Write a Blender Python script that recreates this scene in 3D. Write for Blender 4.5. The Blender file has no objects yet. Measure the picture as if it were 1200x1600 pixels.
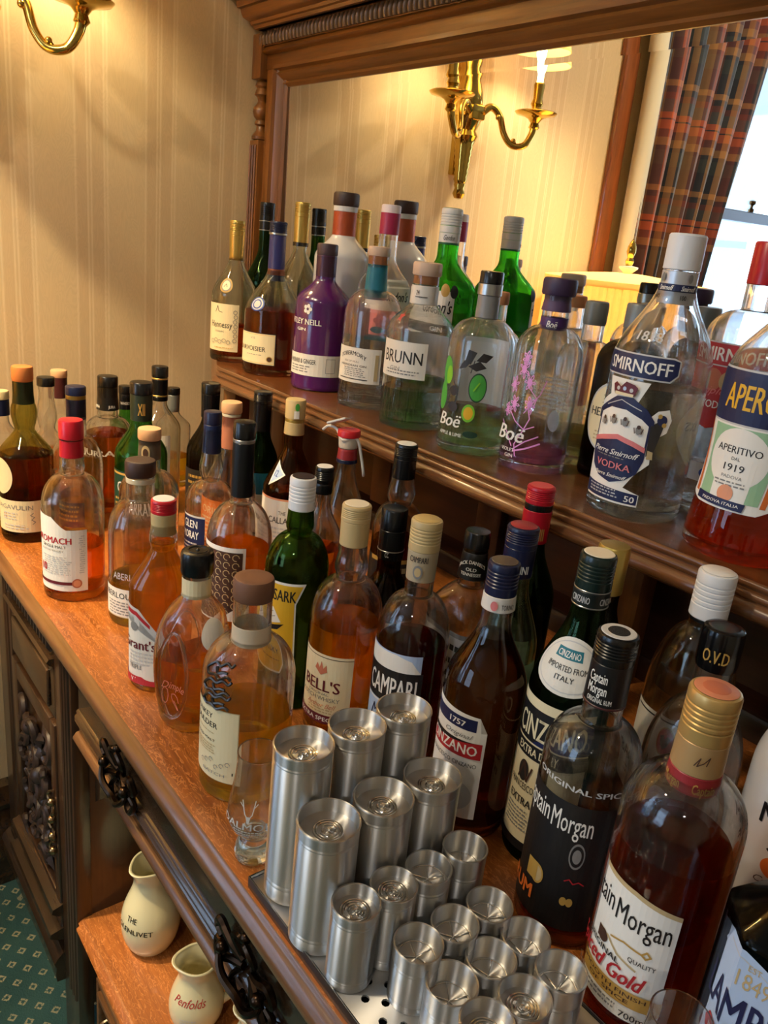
import bpy, bmesh, math, random
from mathutils import Vector, Matrix
S = bpy.context.scene
COL = S.collection
PI = math.pi
random.seed(7)
Z0 = 1.12            # height of the sideboard's worktop above the floor
ZS = Z0 + 0.30       # top of the raised bottle shelf

# ---------------------------------------------------------------- camera
def camera():
    F, yaw, pit, rol = 1239.8, math.radians(140.447), math.radians(18.779), math.radians(-6.198)
    cy, sy, cp, sp = math.cos(yaw), math.sin(yaw), math.cos(pit), math.sin(pit)
    f = Vector((cp*cy, cp*sy, -sp)); r = Vector((sy, -cy, 0)); d = f.cross(r)
    r2 = r*math.cos(rol) + d*math.sin(rol); d2 = -r*math.sin(rol) + d*math.cos(rol)
    cam = bpy.data.cameras.new('camera'); o = bpy.data.objects.new('camera', cam); COL.objects.link(o)
    m = Matrix((r2, -d2, -f)).transposed().to_4x4(); m.translation = Vector((0, 0, Z0+0.59))
    o.matrix_world = m
    cam.sensor_fit = 'VERTICAL'; cam.sensor_height = 36; cam.lens = F/1600*36; cam.clip_start = .02
    S.camera = o
camera()

# ---------------------------------------------------------------- daylight, lamps, exposure
W = bpy.data.worlds.new('daylight'); S.world = W; W.use_nodes = True
_b = W.node_tree.nodes['Background']; _b.inputs[0].default_value = (.52, .72, 1.0, 1); _b.inputs[1].default_value = 6.0

def lamp(name, kind, loc, power, color, size=.05, rot=None, spot=None, blend=.5):
    l = bpy.data.lights.new(name, kind); l.energy = power; l.color = color
    if kind == 'AREA': l.size = size
    else: l.shadow_soft_size = size
    if kind == 'SPOT': l.spot_size = math.radians(spot); l.spot_blend = blend
    o = bpy.data.objects.new(name, l); COL.objects.link(o); o.location = loc
    if rot: o.rotation_euler = [math.radians(a) for a in rot]
    return o
WARM = (1.0, .78, .43)
# ceiling lamps of the room, plus one added fill on the right
lamp('ceiling_lamp_and_fill', 'AREA', (-1.0, -.55, 2.88), 20, (1, .82, .56), .12)
lamp('ceiling_lamp_and_fill', 'AREA', (.9, -1.6, 2.88), 15, (1, .93, .86), .12)  # no real lamp: fill added for the daylight on the right-hand labels
lamp('ceiling_lamp_and_fill', 'SPOT', (-1.45, -.45, 2.86), 270, (1, .78, .46), .045, (24, 5, 0), 52, .9)
for loc, rot, sx, sy in (((-1.93, -1.62, 1.77), (0, -90, 0), 1.8, 1.36), ((-1.05, -3.22, 1.80), (90, 0, 0), 1.2, 1.8)):
    p = lamp('window_portal', 'AREA', loc, 1, (1, 1, 1)); p.data.shape = 'RECTANGLE'
    p.data.size = sx; p.data.size_y = sy; p.rotation_euler = [math.radians(a) for a in rot]; p.data.cycles.is_portal = True

S.view_settings.view_transform = 'Standard'; S.view_settings.look = 'None'
S.view_settings.gamma = 1; S.view_settings.use_curve_mapping = False
S.view_settings.exposure = 0.0
S.cycles.max_bounces = 30; S.cycles.transparent_max_bounces = 64; S.cycles.transmission_bounces = 24
S.cycles.glossy_bounces = 8; S.cycles.diffuse_bounces = 4
S.cycles.sample_clamp_indirect = 6.0; S.cycles.use_denoising = True
S.cycles.blur_glossy = .1

# ---------------------------------------------------------------- materials
MATS = {}
def srgb(r, g, b):
    return tuple(((c/255)/12.92 if c/255 <= .04045 else ((c/255+.055)/1.055)**2.4) for c in (r, g, b)) + (1,)
def nt(name):
    m = bpy.data.materials.new(name); m.use_nodes = True
    t = m.node_tree; t.nodes.clear(); o = t.nodes.new('ShaderNodeOutputMaterial')
    return m, t, o
def N(t, kind, **kw):
    n = t.nodes.new(kind)
    for k, v in kw.items():
        if k in n.inputs: n.inputs[k].default_value = v
        else: setattr(n, k, v)
    return n
def L(t, a, b): t.links.new(a, b)
def math_node(t, op, a, b=None):
    n = t.nodes.new('ShaderNodeMath'); n.operation = op
    for i, v in enumerate((a, b)):
        if v is None: continue
        if isinstance(v, (int, float)): n.inputs[i].default_value = v
        else: L(t, v, n.inputs[i])
    return n.outputs[0]
def plain(name, rgb, rough=.5, metal=0., coat=0., noise=0., spec=.5):
    if name in MATS: return MATS[name]
    m, t, o = nt(name); p = N(t, 'ShaderNodeBsdfPrincipled', Roughness=rough, Metallic=metal)
    p.inputs['Base Color'].default_value = srgb(*rgb); p.inputs['Coat Weight'].default_value = coat
    p.inputs['Specular IOR Level'].default_value = spec
    p.inputs['Coat Roughness'].default_value = .08
    if noise:
        g = N(t, 'ShaderNodeTexNoise', Scale=60.); tc = N(t, 'ShaderNodeTexCoord'); L(t, tc.outputs['Object'], g.inputs['Vector'])
        b = N(t, 'ShaderNodeBump', Strength=noise, Distance=.002); L(t, g.outputs[0], b.inputs['Height']); L(t, b.outputs[0], p.inputs['Normal'])
    L(t, p.outputs[0], o.inputs[0]); MATS[name] = m; return m
def glass(name, rgb, edge=2.2, refl=1.0, thin=False, see=.14):
    """thin: a single see-through sheet; otherwise refracting glass for bottle walls built with an outer and an inner face"""
    if name in MATS: return MATS[name]
    m, t, o = nt(name); c = [max(x, .001)**.5 for x in rgb]
    tr = N(t, 'ShaderNodeBsdfTransparent'); tr.inputs[0].default_value = (*c, 1)
    ms = N(t, 'ShaderNodeMixShader'); L(t, ms.outputs[0], o.inputs[0]); MATS[name] = m
    if thin:
        lw = N(t, 'ShaderNodeLayerWeight', Blend=.5); gl = N(t, 'ShaderNodeBsdfGlossy', Roughness=.015)
        fr = math_node(t, 'POWER', lw.outputs['Facing'], 5.0); fr = math_node(t, 'MULTIPLY', fr, .85*refl); fr = math_node(t, 'ADD', fr, .05*refl)
        L(t, fr, ms.inputs[0]); L(t, tr.outputs[0], ms.inputs[1]); L(t, gl.outputs[0], ms.inputs[2])
    else:
        g = N(t, 'ShaderNodeBsdfGlass', IOR=1.46, Roughness=0.); g.inputs[0].default_value = (*c, 1)
        ms.inputs[0].default_value = see; L(t, g.outputs[0], ms.inputs[1]); L(t, tr.outputs[0], ms.inputs[2])
    return m
def liquid(name, rgb, clear=.15, glow=.03, ior=1.33):
    if name in MATS: return MATS[name]
    m, t, o = nt(name); c = (*rgb, 1)
    rf = N(t, 'ShaderNodeBsdfRefraction', IOR=ior, Roughness=0.); rf.inputs[0].default_value = c
    tr = N(t, 'ShaderNodeBsdfTransparent'); tr.inputs[0].default_value = c
    df = N(t, 'ShaderNodeBsdfTranslucent'); df.inputs[0].default_value = c
    a = N(t, 'ShaderNodeMixShader'); a.inputs[0].default_value = clear; L(t, rf.outputs[0], a.inputs[1]); L(t, tr.outputs[0], a.inputs[2])
    b = N(t, 'ShaderNodeMixShader'); b.inputs[0].default_value = glow; L(t, a.outputs[0], b.inputs[1]); L(t, df.outputs[0], b.inputs[2])
    L(t, b.outputs[0], o.inputs[0]); MATS[name] = m; return m
def wood(name, dark, light, axis='X', rough=.3, coat=.3, scale=1., fleck=0.):
    """varnished oak: grain stretched along an axis, with the pale squiggly flecks of quarter-sawn boards"""
    if name in MATS: return MATS[name]
    m, t, o = nt(name); p = N(t, 'ShaderNodeBsdfPrincipled', Roughness=rough)
    p.inputs['Coat Weight'].default_value = coat; p.inputs['Coat Roughness'].default_value = .10
    tc = N(t, 'ShaderNodeTexCoord'); mp = N(t, 'ShaderNodeMapping'); L(t, tc.outputs['Object'], mp.inputs[0])
    s = {'X': (1.6, 26, 26), 'Y': (26, 1.6, 26), 'Z': (26, 26, 1.6)}[axis]
    mp.inputs['Scale'].default_value = [v*scale for v in s]
    n1 = N(t, 'ShaderNodeTexNoise', Scale=1.6, Detail=6., Roughness=.62, Distortion=.5); L(t, mp.outputs[0], n1.inputs['Vector'])
    n2 = N(t, 'ShaderNodeTexNoise', Scale=9., Detail=3., Roughness=.6); L(t, mp.outputs[0], n2.inputs['Vector'])
    mm = math_node(t, 'MULTIPLY', n2.outputs[0], .35); aa = math_node(t, 'MULTIPLY', n1.outputs[0], .75); f = math_node(t, 'ADD', mm, aa)
    cr = N(t, 'ShaderNodeValToRGB'); L(t, f, cr.inputs[0])
    cr.color_ramp.elements[0].position = .36; cr.color_ramp.elements[0].color = srgb(*dark)
    cr.color_ramp.elements[1].position = .72; cr.color_ramp.elements[1].color = srgb(*light)
    col = cr.outputs[0]
    if fleck:
        m2 = N(t, 'ShaderNodeMapping'); L(t, tc.outputs['Object'], m2.inputs[0]); m2.inputs['Scale'].default_value = (34, 120, 40); m2.inputs['Rotation'].default_value = (0, 0, .4)
        n3 = N(t, 'ShaderNodeTexNoise', Scale=1., Detail=2., Distortion=1.6); L(t, m2.outputs[0], n3.inputs['Vector'])
        d = math_node(t, 'SUBTRACT', n3.outputs[0], .5); d = math_node(t, 'ABSOLUTE', d); d = math_node(t, 'LESS_THAN', d, .022)
        d = math_node(t, 'MULTIPLY', d, fleck)
        mx = N(t, 'ShaderNodeMix', data_type='RGBA'); L(t, d, mx.inputs[0]); L(t, col, mx.inputs[6]); mx.inputs[7].default_value = srgb(228, 150, 84); col = mx.outputs[2]
    L(t, col, p.inputs['Base Color'])
    b = N(t, 'ShaderNodeBump', Strength=.12, Distance=.002); L(t, f, b.inputs['Height']); L(t, b.outputs[0], p.inputs['Normal'])
    L(t, p.outputs[0], o.inputs[0]); MATS[name] = m; return m

OAK_TOP = wood('oak_worktop', (120, 64, 21), (178, 104, 42), 'X', .34, .30, 1., .4)
OAK = wood('oak_rail', (80, 47, 14), (124, 76, 28), 'X', .36, .12)  # same stain as the worktop; dimmer light on the frame put into the colour
OAKZ = wood('oak_upright', (80, 47, 14), (124, 76, 28), 'Z', .38, .1)
OAKE = wood('oak_edge', (78, 50, 28), (122, 82, 48), 'X', .3, .3)
DARK = wood('dark_shaded_oak_rail', (40, 27, 16), (66, 46, 28), 'X', .26, .5)  # lower carcass shares the worktop's stain; its shade is put into the colour
DARKZ = wood('dark_shaded_oak_upright', (40, 25, 15), (66, 43, 26), 'Z', .28, .45)
CARVE = plain('carved_shaded_oak', (50, 34, 25), .48, 0, .12)  # carvings have that stain too, with their shade put into the colour
RED = wood('red_mahogany', (44, 22, 12), (66, 34, 18), 'X', .34, .25)
BRASS = plain('polished_brass', (208, 176, 90), .14, 1.)
OLDBRASS = plain('aged_brass', (96, 72, 44), .3, 1.)
STEEL = plain('brushed_steel', (206, 204, 200), .40, 1.)
def steel_brushed():
    m = STEEL; t = m.node_tree; p = [n for n in t.nodes if n.type == 'BSDF_PRINCIPLED'][0]
    p.inputs['Anisotropic'].default_value = .97; p.inputs['Anisotropic Rotation'].default_value = .25; tg = N(t, 'ShaderNodeTangent', direction_type='RADIAL', axis='Z'); L(t, tg.outputs[0], p.inputs['Tangent'])
    tc = N(t, 'ShaderNodeTexCoord'); mp = N(t, 'ShaderNodeMapping'); mp.inputs['Scale'].default_value = (8, 8, 2600)
    L(t, tc.outputs['Object'], mp.inputs[0]); g = N(t, 'ShaderNodeTexNoise', Scale=1.); L(t, mp.outputs[0], g.inputs['Vector'])
    b = N(t, 'ShaderNodeBump', Strength=.10, Distance=.0004); L(t, g.outputs[0], b.inputs['Height']); L(t, b.outputs[0], p.inputs['Normal'])
steel_brushed()
BLACK = plain('black_plastic', (12, 12, 13), .3)
PAPER = lambda n, c: plain(n, c, .55)

# ---------------------------------------------------------------- mesh helpers
def mesh_obj(name, bm, mats, parent=None, smooth=True, loc=None, angle=None):
    me = bpy.data.meshes.new(name); bm.normal_update(); bm.to_mesh(me); bm.free()
    for m in (mats if isinstance(mats, (list, tuple)) else [mats]): me.materials.append(m)
    if smooth:
        for p in me.polygons: p.use_smooth = True
        me.set_sharp_from_angle(angle=math.radians(angle or 40))
    o = bpy.data.objects.new(name, me); COL.objects.link(o)
    if parent: o.parent = parent
    if loc: o.location = loc
    return o
def thing(name, label, cat, loc, rz=0., group=None):
    o = bpy.data.objects.new(name, None); COL.objects.link(o); o.location = loc; o.rotation_euler = (0, 0, rz)
    o.empty_display_size = .02; o['label'] = label; o['category'] = cat
    if group: o['group'] = group
    return o
def tag(o, label, cat, group=None):
    o['label'] = label; o['category'] = cat
    if group: o['group'] = group
    return o
def box(bm, x0, x1, y0, y1, z0, z1, bev=0.):
    vs = [bm.verts.new((x, y, z)) for x in (x0, x1) for y in (y0, y1) for z in (z0, z1)]
    fs = [bm.faces.new([vs[i] for i in q]) for q in ((0, 1, 3, 2), (4, 6, 7, 5), (0, 4, 5, 1), (2, 3, 7, 6), (0, 2, 6, 4), (1, 5, 7, 3))]
    if bev:
        es = {e for f in fs for e in f.edges}
        bmesh.ops.bevel(bm, geom=list(es), offset=bev, segments=2, affect='EDGES', profile=.5)
    return bm
def sweep(bm, poly, axis, a, b):
    """closed outline extruded along an axis; outline pairs are the two other axes in x, y, z order"""
    def P(u, v, w): return {'X': (w, u, v), 'Y': (u, w, v), 'Z': (u, v, w)}[axis]
    A = [bm.verts.new(P(u, v, a)) for u, v in poly]; B = [bm.verts.new(P(u, v, b)) for u, v in poly]
    n = len(poly)
    for i in range(n): bm.faces.new((A[i], A[(i+1) % n], B[(i+1) % n], B[i]))
    bm.faces.new(A[::-1]); bm.faces.new(B)
    bmesh.ops.recalc_face_normals(bm, faces=bm.faces)
    return bm
def lathe(bm, prof, seg=32, shape=None, cx=0., cy=0., close=True):
    """profile of (radius, height) turned about the vertical; shape(t, z) scales the radius"""
    rings = []
    for r, z in prof:
        if r < 1e-5: rings.append([bm.verts.new((cx, cy, z))]); continue
        ring = []
        for i in range(seg):
            t = 2*PI*i/seg; k = shape(t, z) if shape else 1.
            ring.append(bm.verts.new((cx+r*k*math.cos(t), cy+r*k*math.sin(t), z)))
        rings.append(ring)
    for A, B in zip(rings, rings[1:]):
        if len(A) == 1 and len(B) == 1: continue
        for i in range(seg):
            j = (i+1) % seg
            if len(A) == 1: bm.faces.new((A[0], B[j], B[i]))
            elif len(B) == 1: bm.faces.new((A[i], A[j], B[0]))
            else: bm.faces.new((A[i], A[j], B[j], B[i]))
    return bm
def tube(bm, pts, rad, seg=8, caps=True):
    pts = [Vector(p) for p in pts]; n = len(pts); rad = rad if isinstance(rad, (list, tuple)) else [rad]*n
    up = Vector((0, 0, 1)); rings = []; prev = None
    for i, p in enumerate(pts):
        d = (pts[min(i+1, n-1)]-pts[max(i-1, 0)]).normalized()
        if prev is None:
            a = d.cross(up)
            if a.length < 1e-3: a = d.cross(Vector((1, 0, 0)))
            a.normalize()
        else:
            a = prev - d*prev.dot(d); a.normalize()
        prev = a; b = d.cross(a)
        rings.append([bm.verts.new(p+(a*math.cos(2*PI*k/seg)+b*math.sin(2*PI*k/seg))*rad[i]) for k in range(seg)])
    for A, B in zip(rings, rings[1:]):
        for k in range(seg): bm.faces.new((A[k], A[(k+1) % seg], B[(k+1) % seg], B[k]))
    if caps: bm.faces.new(rings[0][::-1]); bm.faces.new(rings[-1])
    return bm
def spline(pts, n=8):
    P = [Vector(p) for p in pts]; P = [P[0]*2-P[1]]+P+[P[-1]*2-P[-2]]; out = []
    for i in range(1, len(P)-2):
        for k in range(n):
            t = k/n; a, b, c, d = P[i-1:i+3]
            out.append(.5*((2*b)+(c-a)*t+(2*a-5*b+4*c-d)*t*t+(3*b-a-3*c+d)*t**3))
    out.append(P[-2]); return out
def ball(bm, c, r, seg=10):
    prof = [(r*math.sin(PI*i/6) if 0 < i < 6 else 0, c[2]-r*math.cos(PI*i/6)) for i in range(7)]
    return lathe(bm, prof, seg, None, c[0], c[1])
def chaikin(p, n=2):
    for _ in range(n):
        q = [p[0]]
        for a, b in zip(p, p[1:]):
            q += [(a[0]*.75+b[0]*.25, a[1]*.75+b[1]*.25), (a[0]*.25+b[0]*.75, a[1]*.25+b[1]*.75)]
        q.append(p[-1]); p = q
    return p
# ================================================================ the room
XL, YB, XR, YF, ZC = -1.9, 1.12, 2.5, -3.2, 2.95
def wallpaper():
    m, t, o = nt('striped_moire_wallpaper'); p = N(t, 'ShaderNodeBsdfPrincipled', Roughness=.5)
    tc = N(t, 'ShaderNodeTexCoord'); sp = N(t, 'ShaderNodeSeparateXYZ'); L(t, tc.outputs['Object'], sp.inputs[0])
    u = math_node(t, 'ADD', sp.outputs['X'], sp.outputs['Y'])
    u = math_node(t, 'ADD', u, 10.-.465); fr = math_node(t, 'MODULO', u, .158); fr = math_node(t, 'DIVIDE', fr, .158)
    cr = N(t, 'ShaderNodeValToRGB'); cr.color_ramp.interpolation = 'LINEAR'; L(t, fr, cr.inputs[0])
    base, mid, hi = (206, 184, 146), (200, 176, 139), (216, 197, 162)
    e = cr.color_ramp.elements; e[0].position = 0; e[0].color = srgb(*base); e[1].position = 1; e[1].color = srgb(*base)
    for pos, c in ((.10, base), (.12, hi), (.15, mid), (.27, mid), (.285, hi), (.315, mid), (.335, hi), (.36, mid), (.50, mid), (.52, hi), (.545, base), (.565, hi), (.59, base)):
        k = e.new(pos); k.color = srgb(*c)
    w = N(t, 'ShaderNodeMapping'); w.inputs['Scale'].default_value = (30, 30, 7); L(t, tc.outputs['Object'], w.inputs[0])
    nz = N(t, 'ShaderNodeTexNoise', Scale=1., Detail=1., Distortion=2.); L(t, w.outputs[0], nz.inputs['Vector'])
    a = math_node(t, 'MULTIPLY', nz.outputs[0], 60.); a = math_node(t, 'SINE', a); a = math_node(t, 'MULTIPLY', a, .03); a = math_node(t, 'ADD', a, 1.)
    hs = N(t, 'ShaderNodeHueSaturation'); L(t, cr.outputs[0], hs.inputs['Color']); L(t, a, hs.inputs['Value']); L(t, hs.outputs[0], p.inputs['Base Color'])
    L(t, p.outputs[0], o.inputs[0]); return m
WALLM = wallpaper()
def carpet():
    m, t, o = nt('green_patterned_carpet'); p = N(t, 'ShaderNodeBsdfPrincipled', Roughness=.95); p.inputs['Specular IOR Level'].default_value = .1
    tc = N(t, 'ShaderNodeTexCoord'); mp = N(t, 'ShaderNodeMapping'); mp.inputs['Rotation'].default_value = (0, 0, math.radians(47)); mp.inputs['Scale'].default_value = (25, 25, 25)
    L(t, tc.outputs['Object'], mp.inputs[0]); sp = N(t, 'ShaderNodeSeparateXYZ'); L(t, mp.outputs[0], sp.inputs[0])
    d = []
    for k in 'XY':
        f = math_node(t, 'FRACT', sp.outputs[k]); f = math_node(t, 'SUBTRACT', f, .5); d.append(math_node(t, 'ABSOLUTE', f))
    c = math_node(t, 'MAXIMUM', d[0], d[1]); ring = math_node(t, 'LESS_THAN', c, .20); hole = math_node(t, 'GREATER_THAN', c, .09); ring = math_node(t, 'MULTIPLY', ring, hole)
    n = N(t, 'ShaderNodeTexNoise', Scale=240., Detail=2.); L(t, tc.outputs['Object'], n.inputs['Vector'])
    g = math_node(t, 'GREATER_THAN', n.outputs[0], .42); ring = math_node(t, 'MULTIPLY', ring, g)
    v = N(t, 'ShaderNodeTexVoronoi', Scale=4.2); L(t, tc.outputs['Object'], v.inputs['Vector'])
    n2 = N(t, 'ShaderNodeTexNoise', Scale=45., Detail=3.); L(t, tc.outputs['Object'], n2.inputs['Vector'])
    s = math_node(t, 'LESS_THAN', v.outputs['Distance'], .12); q = math_node(t, 'GREATER_THAN', n2.outputs[0], .52); s = math_node(t, 'MULTIPLY', s, q); s = math_node(t, 'MULTIPLY', s, .7)
    ring = math_node(t, 'MAXIMUM', ring, s)
    n3 = N(t, 'ShaderNodeTexNoise', Scale=6., Detail=4.); L(t, tc.outputs['Object'], n3.inputs['Vector'])
    cr = N(t, 'ShaderNodeValToRGB'); L(t, n3.outputs[0], cr.inputs[0]); cr.color_ramp.elements[0].color = srgb(46, 74, 72); cr.color_ramp.elements[1].color = srgb(72, 110, 106)
    mx = N(t, 'ShaderNodeMix', data_type='RGBA'); L(t, ring, mx.inputs[0]); L(t, cr.outputs[0], mx.inputs[6]); mx.inputs[7].default_value = srgb(168, 162, 130)
    L(t, mx.outputs[2], p.inputs['Base Color'])
    b = N(t, 'ShaderNodeBump', Strength=.5, Distance=.004); L(t, n.outputs[0], b.inputs['Height']); L(t, b.outputs[0], p.inputs['Normal'])
    L(t, p.outputs[0], o.inputs[0]); return m
def struct(name, bm, mat, **k):
    o = mesh_obj(name, bm, mat, smooth=k.get('smooth', False)); o['kind'] = 'structure'; return o
struct('floor', box(bmesh.new(), XL-.1, XR+.1, YF-.1, YB+.1, -.1, 0), carpet())
CEIL = plain('white_ceiling', (226, 218, 204), .8)
struct('ceiling', box(bmesh.new(), XL-.1, XR+.1, YF-.1, YB+.1, ZC, ZC+.1), CEIL)
struct('wall_back', box(bmesh.new(), XL-.1, XR+.1, YB, YB+.1, 0, ZC), WALLM)
struct('wall_right', box(bmesh.new(), XR, XR+.1, YF, YB, 0, ZC), WALLM)
def holed(name, fixed, f0, f1, a0, a1, h0, h1, w0, w1):
    """wall with one window opening: a0..a1 along the wall, opening h0..h1 by w0..w1 in height"""
    bm = bmesh.new()
    for (p, q, r, s) in ((a0, h0, 0, ZC), (h1, a1, 0, ZC), (h0, h1, 0, w0), (h0, h1, w1, ZC)):
        if fixed == 'X': box(bm, f0, f1, p, q, r, s)
        else: box(bm, p, q, f0, f1, r, s)
    return struct(name, bm, WALLM)
WY0, WY1, WZ0, WZ1 = -2.30, -.94, Z0-.25, Z0+1.55
holed('wall_left', 'X', XL-.1, XL, YF, YB, WY0, WY1, WZ0, WZ1)
holed('wall_front', 'Y', YF-.1, YF, XL, XR, -1.65, -.45, .9, 2.7)
SASH = plain('dark_stained_sash', (62, 44, 34), .35, 0, .3)
PANE = glass('window_glass', (.97, .98, .98), 1.2, 1., True)
ARCH = wood('reddish_trim', (96, 48, 22), (150, 84, 42), 'Z', .3, .4)
def window(n, fixed, at, a0, a1, z0, z1, zm):
    f = lambda bm, p, q, r, s, d0, d1: box(bm, at+d0, at+d1, p, q, r, s, .004) if fixed == 'X' else box(bm, p, q, at+d0, at+d1, r, s, .004)
    root = struct('window_%d' % n, f(bmesh.new(), a0, a1, z0-.03, z0+.015, -.1, .04), SASH)
    for nm, (p, q, r, s) in dict(jamb=(a0, a0+.05, z0, z1), jamb2=(a1-.05, a1, z0, z1), head=(a0, a1, z1-.05, z1), meeting_rail=(a0, a1, zm-.022, zm+.022), bottom_rail=(a0, a1, z0+.015, z0+.09)).items():
        mesh_obj(nm.rstrip('2'), f(bmesh.new(), p, q, r, s, -.075, -.03), SASH, root, False)
    for r, s in ((z0+.08, zm), (zm, z1-.04)):
        mesh_obj('pane', f(bmesh.new(), a0+.04, a1-.04, r, s, -.056, -.052), PANE, root, False)
    return root
w1 = window(1, 'X', XL, WY0, WY1, WZ0, WZ1, Z0+.80)
bm = bmesh.new(); lathe(bm, [(.012, Z0+.822), (.012, Z0+.835), (.006, Z0+.84), (.006, Z0+.85), (.014, Z0+.857), (.014, Z0+.868), (0, Z0+.874)], 12, None, XL-.05, -1.37)
mesh_obj('sash_knob', bm, OLDBRASS, w1)
window(2, 'Y', YF, -1.65, -.45, .9, 2.7, 1.85)
# neighbouring house seen through the window
ROUGH = plain('grey_roughcast', (150, 156, 164), .9, 0, 0, .8)
bm = bmesh.new(); box(bm, -5.9, -5.4, -7.6, -6.35, 0, 5)
hs = thing('neighbouring_house', 'grey roughcast house pier with white balcony seen through the sash window', 'house', (-5.6, -6.0, 0))
def off(bm, o): bmesh.ops.translate(bm, verts=bm.verts, vec=-Vector(o.location)); return bm
mesh_obj('pier', off(bm, hs), ROUGH, hs, False)
bm = bmesh.new(); box(bm, -6.4, -6.1, -6.35, -3.2, 0, 1.75); mesh_obj('wall', off(bm, hs), plain('blue_grey_render', (120, 150, 186), .8), hs, False)
WHITEP = plain('white_gloss_paint', (236, 236, 230), .35)
bm = bmesh.new(); box(bm, -6.0, -5.94, -6.35, -4.2, 1.98, 2.05); box(bm, -6.0, -5.94, -6.35, -4.2, 1.55, 1.6); mesh_obj('balcony_rail', off(bm, hs), WHITEP, hs, False)
for k in range(10):
    bm = bmesh.new(); box(bm, -5.99, -5.95, -6.2+k*.2, -6.14+k*.2, 1.6, 1.98); mesh_obj('baluster', off(bm, hs), WHITEP, hs, False)
bm = bmesh.new()
for k in range(160):
    c = Vector((-5.2+random.uniform(-.3, .3), -5.2+random.uniform(-.8, .8), .6+random.random()*.95)); d = Vector((random.uniform(-1, 1), random.uniform(-1, 1), random.uniform(-1, 1))).normalized()*.09; e = d.orthogonal().normalized()*.05
    bm.faces.new([bm.verts.new(c+v) for v in (d, e, -d, -e)])
sh = mesh_obj('garden_shrub', bm, plain('shrub_leaf', (86, 140, 70), .6), None, False); tag(sh, 'bright green leafy shrub outside below the white balcony', 'shrub'); sh['kind'] = 'stuff'

# trim, skirting
struct('trim_1', box(bmesh.new(), XL, XL+.02, -.35, -.28, 0, ZC, .006), ARCH)
prof = [(XL, 0), (XL+.062, 0), (XL+.062, .16), (XL+.055, .175), (XL+.05, .20), (XL+.04, .215), (XL+.045, .235), (XL+.03, .25), (XL+.022, .275), (XL, .285)]
struct('baseboard_left', sweep(bmesh.new(), prof, 'Y', YF, YB), DARK, smooth=True)

# tartan curtain
def tartan():
    m, t, o = nt('tartan_cloth'); p = N(t, 'ShaderNodeBsdfPrincipled', Roughness=.85); p.inputs['Sheen Weight'].default_value = .3
    uv = N(t, 'ShaderNodeUVMap'); sp = N(t, 'ShaderNodeSeparateXYZ'); L(t, uv.outputs[0], sp.inputs[0])
    nav, grn, org, tan, red, gry = (16, 19, 34), (38, 48, 46), (170, 74, 32), (140, 98, 54), (92, 34, 28), (58, 58, 58)
    seq = [(0, nav), (.16, grn), (.30, nav), (.34, tan), (.42, red), (.50, org), (.585, nav), (.60, org), (.66, gry), (.78, red), (.84, nav), (.90, tan), (.96, nav)]
    cols = []
    for k, per in (('X', .30), ('Y', .33)):
        f = math_node(t, 'DIVIDE', sp.outputs[k], per); f = math_node(t, 'FRACT', f)
        cr = N(t, 'ShaderNodeValToRGB'); cr.color_ramp.interpolation = 'CONSTANT'; L(t, f, cr.inputs[0])
        e = cr.color_ramp.elements; e[0].position = 0; e[0].color = srgb(*seq[0][1]); e[1].position = seq[1][0]; e[1].color = srgb(*seq[1][1])
        for pos, c in seq[2:]: q = e.new(pos); q.color = srgb(*c)
        cols.append(cr.outputs[0])
    mx = N(t, 'ShaderNodeMix', data_type='RGBA'); mx.inputs[0].default_value = .5; L(t, cols[0], mx.inputs[6]); L(t, cols[1], mx.inputs[7])
    L(t, mx.outputs[2], p.inputs['Base Color']); L(t, p.outputs[0], o.inputs[0]); return m
bm = bmesh.new(); uvl = bm.loops.layers.uv.new('UVMap'); nu, nv = 84, 14; G = []
for j in range(nv+1):
    v = j/nv; z = .35+v*2.3; row = []
    width = .46+.22*max(0, (z-1.25)/1.4)**.9
    for i in range(nu+1):
        u = i/nu; a = .024*math.sin(u*2*PI*6.5+.35*math.sin(v*3))+.008*math.sin(u*2*PI*13+v*2)
        row.append((bm.verts.new((XL+.065+a, -.385-u*width, z)), u*.92, z))
    G.append(row)
for j in range(nv):
    for i in range(nu):
        q = (G[j][i], G[j][i+1], G[j+1][i+1], G[j+1][i]); f = bm.faces.new([k[0] for k in q])
        for lp, k in zip(f.loops, q): lp[uvl].uv = (k[1], k[2])
cu = mesh_obj('curtain', bm, tartan()); sm = cu.modifiers.new('thickness', 'SOLIDIFY'); sm.thickness = .004
bm = bmesh.new()
lin = [(XL+.050, -.356), (XL+.078, -.360), (XL+.088, -.372), (XL+.090, -.395), (XL+.084, -.41)]
for (xa, ya), (xb, yb) in zip(lin, lin[1:]):
    bm.faces.new([bm.verts.new(q) for q in ((xa, ya, .35), (xb, yb, .35), (xb, yb, 2.65), (xa, ya, 2.65))])
bmesh.ops.remove_doubles(bm, verts=bm.verts, dist=1e-5)
ln = mesh_obj('lining', bm, plain('cream_curtain_lining', (206, 194, 168), .8), cu); ln.modifiers.new('thickness', 'SOLIDIFY').thickness = .002
tag(cu, 'navy orange and tan tartan curtain hanging in folds beside the sash window', 'curtain')
bm = bmesh.new(); tube(bm, [(XL+.07, -2.5, 2.672), (XL+.07, -.33, 2.672)], .014, 10)
for y in (-2.5, -.33): ball(bm, (XL+.07, y, 2.672), .028)
for y in (-2.35, -.45): tube(bm, [(XL, y, 2.672), (XL+.07, y, 2.672)], .009, 8)
tag(mesh_obj('curtain_rail', bm, OLDBRASS), 'brass pole above the window that the tartan curtain hangs from', 'curtain rail')

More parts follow.
